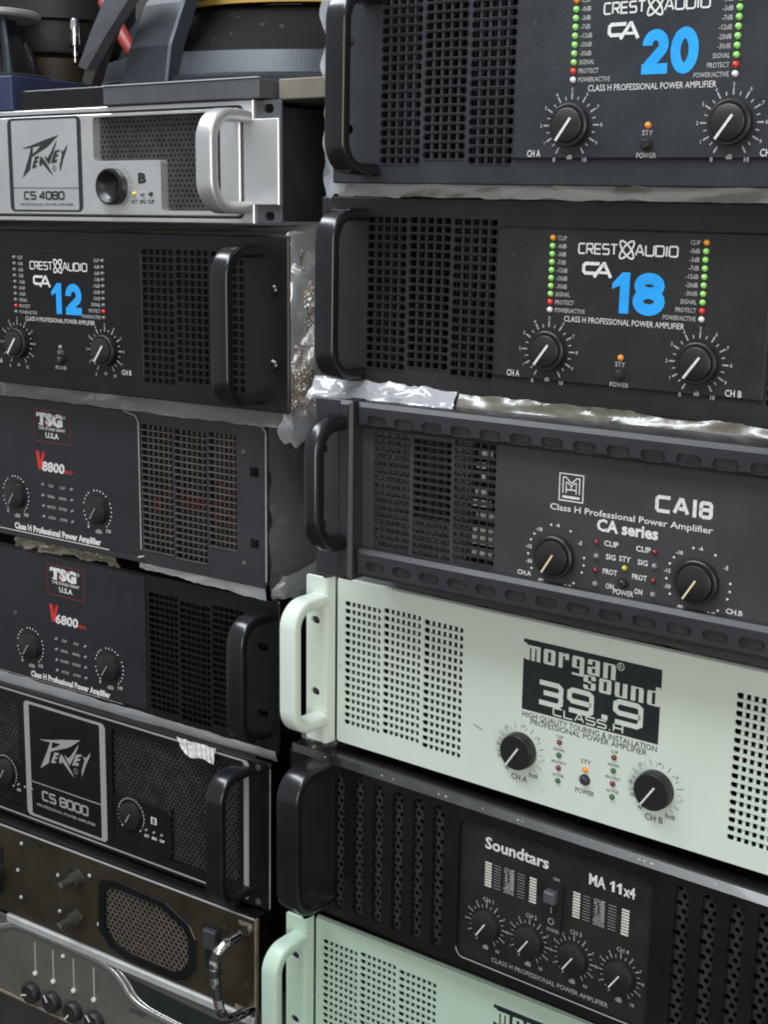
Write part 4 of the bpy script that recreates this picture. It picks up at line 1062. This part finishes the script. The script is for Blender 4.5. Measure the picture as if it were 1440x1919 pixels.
# ------------------------------------------------------------------ silver-trimmed mixer at the bottom of the left stack
def mixer():
    root = thing('audio_mixer', 'grey mixer with a curved silver trim and four faders, lowest in the left stack', 'mixer', P_MIX)
    H = 82.0; chassis(root, H, material='box_grey', y0=4, half=236, feet=True)
    sl = [rrect(u - 1.1, u + 1.1, 33, 67, 1, 2) for u in (-24.5, -.2, 26.8, 53)]
    p = MB(); p.prism(rrect(-243, 243, 0, H, 1, 2), 0, 3, .8, sl); p.build('front_panel', 'grey_mixer', root)
    for u in (-24.5, -.2, 26.8, 53):
        f = MB(); f.box(u - 1.05, u + 1.05, .3, 1.5, 33.2, 66.8); f.build('fader_track', 'pale_slot', root)
    curve = [(-243, 60), (-110, 62), (-80, 65), (-62, 72), (-48, 76.8), (-20, 77.6), (40, 77), (66, 75.2), (80, 71), (90, 64), (97, 56), (108, 50), (125, 47), (170, 45), (243, 44)]
    C = []
    for i in range(len(curve) - 1):
        p0, p1, p2, p3 = [Vector(curve[max(0, min(len(curve) - 1, i + q))]) for q in (-1, 0, 1, 2)]
        for k in range(5):
            t = k / 5; q = .5 * (2 * p1 + (p2 - p0) * t + (2 * p0 - 5 * p1 + 4 * p2 - p3) * t * t + (3 * p1 - p0 - 3 * p2 + p3) * t ** 3)
            C.append((q.x, q.y))
    C.append(curve[-1])
    t = MB()      # raised silver band between the curve and the top edge
    band = [p_ for p_ in C if p_[0] >= -62] + [(243, H)] + [(-62, H)]
    t.tube([(x, -.8, z) for x, z in C], 0, cross=rect_sec(2.2, 5.4, .9), up=(0, 1, 0)); t.build('curved_trim', 'silver_trim', root, True)
    t = MB(); t.tube([(x + 8, -.6, z + 2.6) for x, z in C if 74 < x < 240], 0, cross=rect_sec(1.6, 3.0, .6), up=(0, 1, 0)); t.build('inner_trim', 'silver_trim', root, True)
    d = MB(); d.prism([(x + 9, z + 4) for x, z in C if 82 < x < 225] + [(232, 68), (100, 72.5)], -.8, 0, .3, back=False); d.build('display_window', 'sign_black', root)
    t = MB(); t.prism(rrect(-60, 243, 77.5, 86, 1.5, 3), -3, 2, 1.4); t.build('top_trim', 'silver_edge', root)
    for u in (-24.5, -.2, 26.8, 53):
        b = MB(); b.lathe([(2.5, 0), (2.2, 2), (.01, 2.6)], 0, 0, 12); b.build('fader_dot', 'part_white', root, True, loc=(u, 0, 34))
    b = MB(); b.lathe([(2.0, 0), (1.6, 1.6), (.01, 2)], 0, 0, 10); b.build('indicator', 'part_white', root, True, loc=(14, 0, 65))
    for i, (u, a) in enumerate(((-28, 200), (0, 125), (28, 230), (56, 130))):
        knob(root, u, 13.5, 10, 8, a, 0, 'disc', 'black_powder', 'white_print', .25, 1.0, 1.4)
    k = MB(); txt(k, 'OUTPUT', 108, 38, 4.4, w=20, bold=.02, y=-.2); k.build('printed_lettering', 'sign_black', root)
    t = MB(); t.box(-243, 243, -1.5, 3, -2.2, -.2); t.build('bottom_lip', 'tan_edge', root)
mixer()

# ------------------------------------------------------------------ films, wraps and labels
def pose_obj(o, pose):
    x, y, z, yaw, roll = pose
    o.location = W(x, y, z); o.rotation_euler = (0, -R(roll), -R(yaw))
def film(label, pose, c, nx, ny, material, amp=2., f=(.02, .06), crease=1., seed=0, ragged=1., group='plastic wraps left around the amplifiers', top=None):
    """wrinkled sheet between four corners c = (p00, p10, p11, p01) in the amplifier's millimetres; top: list of (s, dz) lifting the upper edge"""
    P00, P10, P11, P01 = [Vector(p) for p in c]
    n = (P10 - P00).cross(P01 - P00); n.normalize(); b = MB(); vs = []; fs = []
    eu = (P10 - P00).normalized(); ev = (P01 - P00).normalized(); L, H = (P10 - P00).length, (P01 - P00).length
    for j in range(ny + 1):
        for i in range(nx + 1):
            s_, t = i / nx, j / ny
            p = P00 * (1 - s_) * (1 - t) + P10 * s_ * (1 - t) + P11 * s_ * t + P01 * (1 - s_) * t
            q = Vector((s_ * L * f[0], t * H * f[1], seed * 7.7))
            d = amp * 1.6 * noise.noise(q)
            w_ = q + Vector((noise.noise(q * .9), noise.noise(q * .9 + Vector((5, 5, 5))), 0)) * .8
            for k_, (ax, az, fr_) in enumerate(((.97, .24, 1.0), (.34, -.94, 1.3), (.70, .71, 1.9), (-.62, .78, 2.9), (.93, -.36, 4.3))):
                h_ = (w_.x * ax + w_.y * az) * fr_ + seed * .37 + k_ * .71
                d += crease * 1.5 / (k_ + 1.2) * (1 - 4 * abs(h_ - math.floor(h_) - .5)) * (.55 + .9 * noise.noise(q * .6 + Vector((k_ * 9, 2, 1))))
            p = p + n * d
            if j in (0, ny): p = p + ev * ragged * 2 * (noise.noise(Vector((s_ * L * .05, j, seed))) + .5 * noise.noise(Vector((s_ * L * .2, j, seed))))
            if i in (0, nx): p = p + eu * ragged * 2 * noise.noise(Vector((t * H * .06, i, seed + 3)))
            vs.append(p)
    for j in range(ny):
        for i in range(nx):
            a = j * (nx + 1) + i; fs.append((a, a + 1, a + nx + 2, a + nx + 1))
    b.add(vs, fs)
    o = b.build('plastic_wrap', material, None, True); pose_obj(o, pose)
    o['label'] = label; o['category'] = 'plastic wrap'; o['group'] = group
    return o
# right stack
film('pale plastic wrap peeking out left of the topmost right amplifier', P_CA20, ((-262, 16, -9), (-236, 5, -6), (-236, 5, 134), (-268, 18, 136)), 10, 90, 'pale_film', 3, (.05, .014), 1.6, 1, 4)
film('dusty grey plastic wrap squeezed under the topmost right amplifier', P_CA20, ((-238, 3, -8.5), (250, 3, -8), (250, 1.5, 1), (-238, 1.5, 2)), 120, 5, 'dusty_film', 1.2, (.02, .08), .8, 2, .8)
film('white plastic wrap above the charcoal amplifier, at its left end', P_CA18, ((-242, -16, -11), (-112, -20, -11), (-122, -1.5, 3), (-242, -1.5, 4)), 60, 10, 'white_film', 2.0, (.04, .1), 1.3, 3, 1.2)
film('brown plastic wrap above the charcoal amplifier, right of the white wrap', P_CA18, ((-118, -8, -11), (250, -6, -11), (250, 1.5, 1), (-120, 0, 1)), 120, 6, 'brown_film', 1.3, (.02, .1), 1.0, 4, 1.0)
film('grey plastic wrap lying on the top edge of the upper mint amplifier', P_MOR, ((-216, 5, 130.5), (250, 5, 130.5), (250, 18, 140), (-216, 18, 139)), 110, 6, 'grey_film', .7, (.015, .06), .5, 5, .5)
film('thin clear plastic wrap hanging behind the upper mint handle', P_MOR, ((-268, 14, -14), (-243, 12, -14), (-241, 14, 168), (-252, 60, 160)), 14, 60, 'thin_film', 4, (.03, .012), 2.0, 6, 2.5)
film('grey speckled plastic wrap under the upper mint handle', P_MOR, ((-254, 2, -14), (-222, 4, -13), (-222, 2, 2), (-252, 3, 5)), 18, 10, 'dusty_film', 2, (.08, .1), 1.6, 7, 1.5)
# left stack
film('tan bubble wrap bunched low on the right side of the amplifier with the blue 12', P_CA12, ((236, 8, -3), (262, 60, -2), (268, 70, 46), (240, 8, 52)), 24, 40, 'bubble_film', 4, (.05, .04), 3.0, 8, 3)
film('tan bubble wrap patch high on the right side of the amplifier with the blue 12', P_CA12, ((246, 16, 62), (264, 62, 58), (272, 70, 112), (240, 12, 122)), 20, 36, 'bubble_film', 4, (.05, .04), 3.0, 18, 3)
film('large clear plastic wrap covering the right side of the amplifier with the blue 12', P_CA12, ((232, 2, -20), (318, 130, -34), (318, 140, 140), (236, 5, 134)), 40, 60, 'clear_film', 6, (.02, .012), 3.2, 9, 4)
film('dusty plastic wrap lying on top of the amplifier with the blue 12', P_CA12, ((-246, 1, 130.5), (243, 1, 130.5), (246, 40, 139), (-246, 40, 139)), 120, 8, 'dusty_film', .8, (.015, .05), .5, 10, .5)
film('grey plastic wrap hanging below the amplifier with the blue 12', P_CA12, ((-246, 6, -12), (242, 6, -13), (242, 1.5, 2), (-246, 1.5, 2)), 110, 6, 'grey_film', .9, (.012, .05), .6, 11, .6)
film('milky plastic wrap over the right side of the handleless amplifier', P_V88, ((238, 8, -4), (330, 150, -8), (330, 150, 132), (238, 8, 130)), 24, 30, 'thin_film', 3, (.02, .02), 1.6, 12, 2)
film('white plastic wrap fold below the right side of the handleless amplifier', P_V88, ((236, 14, -14), (296, 110, -10), (300, 112, 46), (242, 20, 6)), 24, 20, 'clear_film', 4, (.03, .03), 2.2, 13, 3)
film('white plastic wrap strip under the vent of the handleless amplifier', P_V88, ((98, 3, -5), (238, 4, -11), (238, 2, 3), (100, 1, 1)), 60, 8, 'white_film', 1.0, (.02, .06), .8, 14, 1.0)
film('torn brown wrap under the left part of the handleless amplifier', P_V88, ((-62, 4, -10), (72, 4, -9), (66, 2, 0), (-58, 2, 2)), 60, 8, 'brown_film', 1.5, (.05, .1), 1.5, 15, 2.2)
film('white plastic wrap edge between the dark blue-black amplifier and the silver-outlined one', P_V68, ((-246, -1, -9), (238, 2, -7), (238, -1.5, 3), (-246, -2.5, 7)), 110, 8, 'white_film', .6, (.012, .06), .35, 16, .5)

def paper_tag():
    b = MB(); vs = []; fs = []
    for j in range(9):
        for i in range(13):
            s_, t = i / 12, j / 8
            x = 141 + 44 * s_ + 9 * (1 - t) * (1 - s_); z = 132.5 - (1 - t) * (12.5 + 1.2 * math.sin(s_ * 7) - 5 * max(0, .25 - s_) * 4)
            vs.append((x, -2.2 - 3.0 * abs(noise.noise(Vector((s_ * 4, t * 3, 3)))) - 3 * (1 - t), z))
    for j in range(8):
        for i in range(12): a = j * 13 + i; fs.append((a, a + 1, a + 14, a + 13))
    b.add(vs, fs); o = b.build('paper_label', 'tag_paper', None, True); pose_obj(o, P_CS80)
    o['label'] = 'crumpled white barcode label stuck on the silver-outlined amplifier'; o['category'] = 'label'
m_ = bpy.data.materials.new('tag_paper'); m_.use_nodes = True; nt = m_.node_tree; b_ = nt.nodes['Principled BSDF']
tc = nt.nodes.new('ShaderNodeTexCoord'); n_ = nt.nodes.new('ShaderNodeTexNoise'); n_.noise_dimensions = '1D'; n_.inputs['Scale'].default_value = 500
sx_ = nt.nodes.new('ShaderNodeSeparateXYZ'); nt.links.new(tc.outputs['Object'], sx_.inputs[0])
ad_ = nt.nodes.new('ShaderNodeMath'); ad_.operation = 'MULTIPLY_ADD'; ad_.inputs[1].default_value = .35
nt.links.new(sx_.outputs[2], ad_.inputs[0]); nt.links.new(sx_.outputs[0], ad_.inputs[2]); nt.links.new(ad_.outputs[0], n_.inputs['W'])
cr = nt.nodes.new('ShaderNodeValToRGB'); cr.color_ramp.interpolation = 'CONSTANT'; cr.color_ramp.elements[0].color = (.2, .2, .2, 1); cr.color_ramp.elements[1].position = .42; cr.color_ramp.elements[1].color = (.60, .60, .58, 1)
nt.links.new(n_.outputs['Fac'], cr.inputs[0]); nt.links.new(cr.outputs[0], b_.inputs['Base Color']); b_.inputs['Roughness'].default_value = .5
MAT['tag_paper'] = m_
paper_tag()

# ------------------------------------------------------------------ loudspeaker drivers and boxes on top of the left stack
DRV = 'loudspeaker drivers on top of the left stack'
def gl(mb, prof, cx, cy, seg=56):
    vs = []; fs = []
    for (r, z) in prof:
        for i in range(seg):
            a = 2 * math.pi * i / seg
            vs.append((cx + r * math.cos(a), cy + r * math.sin(a), z))
    for j in range(len(prof) - 1):
        for i in range(seg):
            a, b = j * seg + i, j * seg + (i + 1) % seg; fs.append((a, b, b + seg, a + seg))
    mb.add(vs, fs)
def spoke(root, cx, cy, ang, secs, material):
    a = R(ang); c_, s_ = math.cos(a), math.sin(a); s = MB(); vs = []
    for (r, zz, w, t) in secs:
        for (dw, dr) in ((-w / 2, -t / 2), (w / 2, -t / 2), (w / 2 - 2, t / 2 - 1.5), (w / 2 - 4, t / 2), (-w / 2 + 4, t / 2), (-w / 2 + 2, t / 2 - 1.5)):
            vs.append((cx + (r + dr) * c_ - dw * s_, cy + (r + dr) * s_ + dw * c_, zz))
    m = len(secs)
    fs = [(6 * j + i, 6 * j + (i + 1) % 6, 6 * j + 6 + (i + 1) % 6, 6 * j + 6 + i) for j in range(m - 1) for i in range(6)] + [tuple(range(6)), tuple(6 * (m - 1) + i for i in range(6))]
    s.add(vs, fs); return s.build('basket_spoke', material, root)
# big woofer lying face down
root = thing('loudspeaker_driver', 'large blue-grey speaker basket with yellow ring, lying on the flat grey case', 'speaker', P_CS40, DRV)
cx, cy, z0 = 100, 236, 104.0
b = MB(); gl(b, [(172, z0), (200, z0), (202, z0 + 1.5), (202, z0 + 7), (199, z0 + 9), (196, z0 + 10), (189, z0 + 27), (186, z0 + 28), (183, z0 + 26), (178, z0 + 2), (172, z0)], cx, cy, 96); b.build('basket_rim', 'basket_blue', root, True)
b = MB(); gl(b, [(182, z0 + 12), (178, z0 + 26), (160, z0 + 46), (140, z0 + 66), (124, z0 + 69), (100, z0 + 70)], cx, cy, 72); b.build('paper_cone', 'cone_paper', root, True)
b = MB(); gl(b, [(146, z0 + 68), (144, z0 + 72), (136, z0 + 69), (124, z0 + 74), (112, z0 + 71), (100, z0 + 76), (80, z0 + 76)], cx, cy, 72); b.build('spider_ring', 'yellow_spider', root, True)
b = MB(); gl(b, [(60, z0 + 104), (112, z0 + 105), (114, z0 + 108), (114, z0 + 138), (110, z0 + 142), (1, z0 + 142)], cx, cy, 48); b.build('magnet', 'black_satin', root, True)
for k in range(5): spoke(root, cx, cy, 264.5 + 72 * k, ((199, z0 + 4, 60, 14), (192, z0 + 32, 54, 13), (176, z0 + 66, 52, 13), (150, z0 + 96, 52, 14), (90, z0 + 106, 56, 12)), 'basket_blue')
b = MB(); b.tube([(20, 92, 136), (12, 90, 142), (4, 92, 150), (-12, 98, 166), (-32, 104, 186)], 6, 10); b.build('lead_wire', 'red_cone', root, True)
# black driver with chrome terminals
root = thing('loudspeaker_driver', 'black magnet driver with two chrome terminals and a leaning grey bracket', 'speaker', P_CS40, DRV)
cx, cy = -171, 172
b = MB(); gl(b, [(66, 117), (69, 118), (69, 146), (66, 149)], cx, cy, 64); b.build('lower_case', 'amber_oil', root, True)
b = MB(); gl(b, [(66, 149), (73, 150), (74, 152), (74, 178), (80, 180), (80, 215), (1, 216)], cx, cy, 64); b.build('magnet', 'rubber', root, True)
for a in (332, 350):
    x, y = cx + 76 * math.cos(R(a)), cy + 76 * math.sin(R(a))
    b = MB(); gl(b, [(.1, 156), (4.8, 156.3), (5.2, 158), (5.2, 178), (4.6, 180), (.1, 180.3)], x, y, 14); gl(b, [(.1, 141), (1.4, 142), (1.4, 147), (2.8, 147.5), (2.8, 152), (1.6, 152.5), (1.6, 156.2)], x, y, 10)
    b.build('terminal_post', 'chrome', root, True)
x, y = cx + 75 * math.cos(R(342)), cy + 75 * math.sin(R(342))
b = MB(); b.tube([(x - 2, y - 3, 121), (x + 10, y - 8, 126), (x + 24, y - 7, 131), (x + 28, y - 2, 137)], 1.0, 7); b.build('lead_wire', 'pale_slot', root, True)
b = MB(); b.tube([(x - 32, y + 2, 142), (x - 26, y - 4, 146), (x - 21, y - 3, 152)], 1.1, 7); b.build('solder_lug', 'pale_slot', root, True)
b = MB(); vs = []
for (u, z, w) in ((26, 122, 7), (44, 146, 14), (68, 174, 24), (86, 196, 32)):
    vs += [(u - w / 2, 18, z), (u + w / 2, 20, z - 3), (u + w / 2 + 1, 30, z - 3), (u - w / 2, 30, z)]
b.add(vs, [(4 * j + i, 4 * j + (i + 1) % 4, 4 * j + 4 + (i + 1) % 4, 4 * j + 4 + i) for j in range(3) for i in range(4)] + [(0, 1, 2, 3), (12, 13, 14, 15)]); b.build('leaning_bracket', 'box_grey', root)
b = MB(); vs = []
for (u, z, w) in ((14, 112, 9), (28, 140, 10), (48, 172, 11), (66, 196, 12)):
    vs += [(u - w / 2, 34, z), (u + w / 2, 36, z - 3), (u + w / 2 + 1, 46, z - 3), (u - w / 2, 46, z)]
b.add(vs, [(4 * j + i, 4 * j + (i + 1) % 4, 4 * j + 4 + (i + 1) % 4, 4 * j + 4 + i) for j in range(3) for i in range(4)] + [(0, 1, 2, 3), (12, 13, 14, 15)]); b.build('gasket_strip', 'old_brass', root)
# bell-shaped driver at the far left
root = thing('loudspeaker_driver', 'dark bell-shaped speaker driver with a bright metal top disc', 'speaker', P_CS40, DRV)
cx, cy = -134, 62
b = MB(); gl(b, [(30, 117), (52, 117), (54, 119), (54, 123), (50, 125), (34, 126)], cx, cy, 48); b.build('base_flange', 'basket_blue', root, True)
b = MB(); gl(b, [(44, 125), (43, 130), (38, 146), (31, 160), (26, 168), (24, 172)], cx, cy, 48); b.build('bell_body', 'black_gloss', root, True)
b = MB(); gl(b, [(24, 172), (44, 173), (46, 175), (46, 178), (44, 179), (1, 179.5)], cx, cy, 48); b.build('top_disc', 'silver', root, True)
for a in (250, 300, 340):
    spoke(root, cx, cy, a, ((48, 124, 10, 5), (43, 148, 8, 5), (36, 172, 8, 5)), 'basket_blue')
def flat_box(name, label, cat, x0, x1, y0, y1, z0, z1, material, lip=None, extra=None):
    root = thing(name, label, cat, P_CS40)
    b = MB(); b.prism(rrect(x0, x1, z0, z1, .8, 2), y0, y1, .8); b.build('body', material, root)
    if lip: l = MB(); l.box(x0, x1, y0 - .8, y0 + 3, z1 + .1, z1 + .9); l.build('lid_edge', lip, root)
    return root
flat_box('equipment_case', 'flat grey case lying on top of the silver amplifier', 'case', 70, 226, -3, 260, 88.6, 102.6, 'box_grey', 'silver_edge')
flat_box('beige_box', 'beige box end beside the flat grey case, behind the top of the silver amplifier', 'box', 229, 330, 16, 420, 88.4, 103, 'box_beige')
flat_box('black_case', 'low black case between the blue box and the flat grey case', 'case', -34, 68, 4, 380, 88.6, 104, 'black_satin')
bx = flat_box('card_box', 'small blue box tied with white string, at the left edge', 'box', -190, -37, 0, 88, 88.6, 116.4, 'blue_card')
flat_box('carton', 'plain carton behind the small blue box, carrying the black magnet driver', 'carton', -296, -106, 92, 366, 88.6, 116.6, 'box_beige')
st = MB(); st.tube([(-64, -.9, 88.8), (-64, -1, 112), (-66, -1, 116.6), (-66, 40, 117.2)], .9, 6); st.tube([(-60, -.9, 88.8), (-60.5, -1, 110), (-62, -1.3, 116), (-64, -1, 117)], .8, 6); st.tube([(-150, -.9, 114), (-64, -1.2, 114.5)], .7, 6); st.build('string', 'string_white', bx, True)

# ------------------------------------------------------------------ setting
def struct(name, x0, x1, y0, y1, z0, z1, material):
    b = MB(); b.box(x0, x1, y0, y1, z0, z1)
    o = b.build(name, material, None); o.location = W(0, 0, 0); o['kind'] = 'structure'; return o
struct('counter', -1700, 300, 790, 1300, -840, -761, 'counter_top')
struct('counter_front', -1700, 300, 800, 1290, -1460, -841, 'black_satin')
struct('counter_step', -675, -150, 800, 1180, -760.5, -688.5, 'counter_top')
struct('wall', -3200, 1600, 1500, 1560, -1460, 1300, 'wall_paint')
struct('floor', -3200, 2400, -3000, 1500, -1500, -1460, 'counter_top')
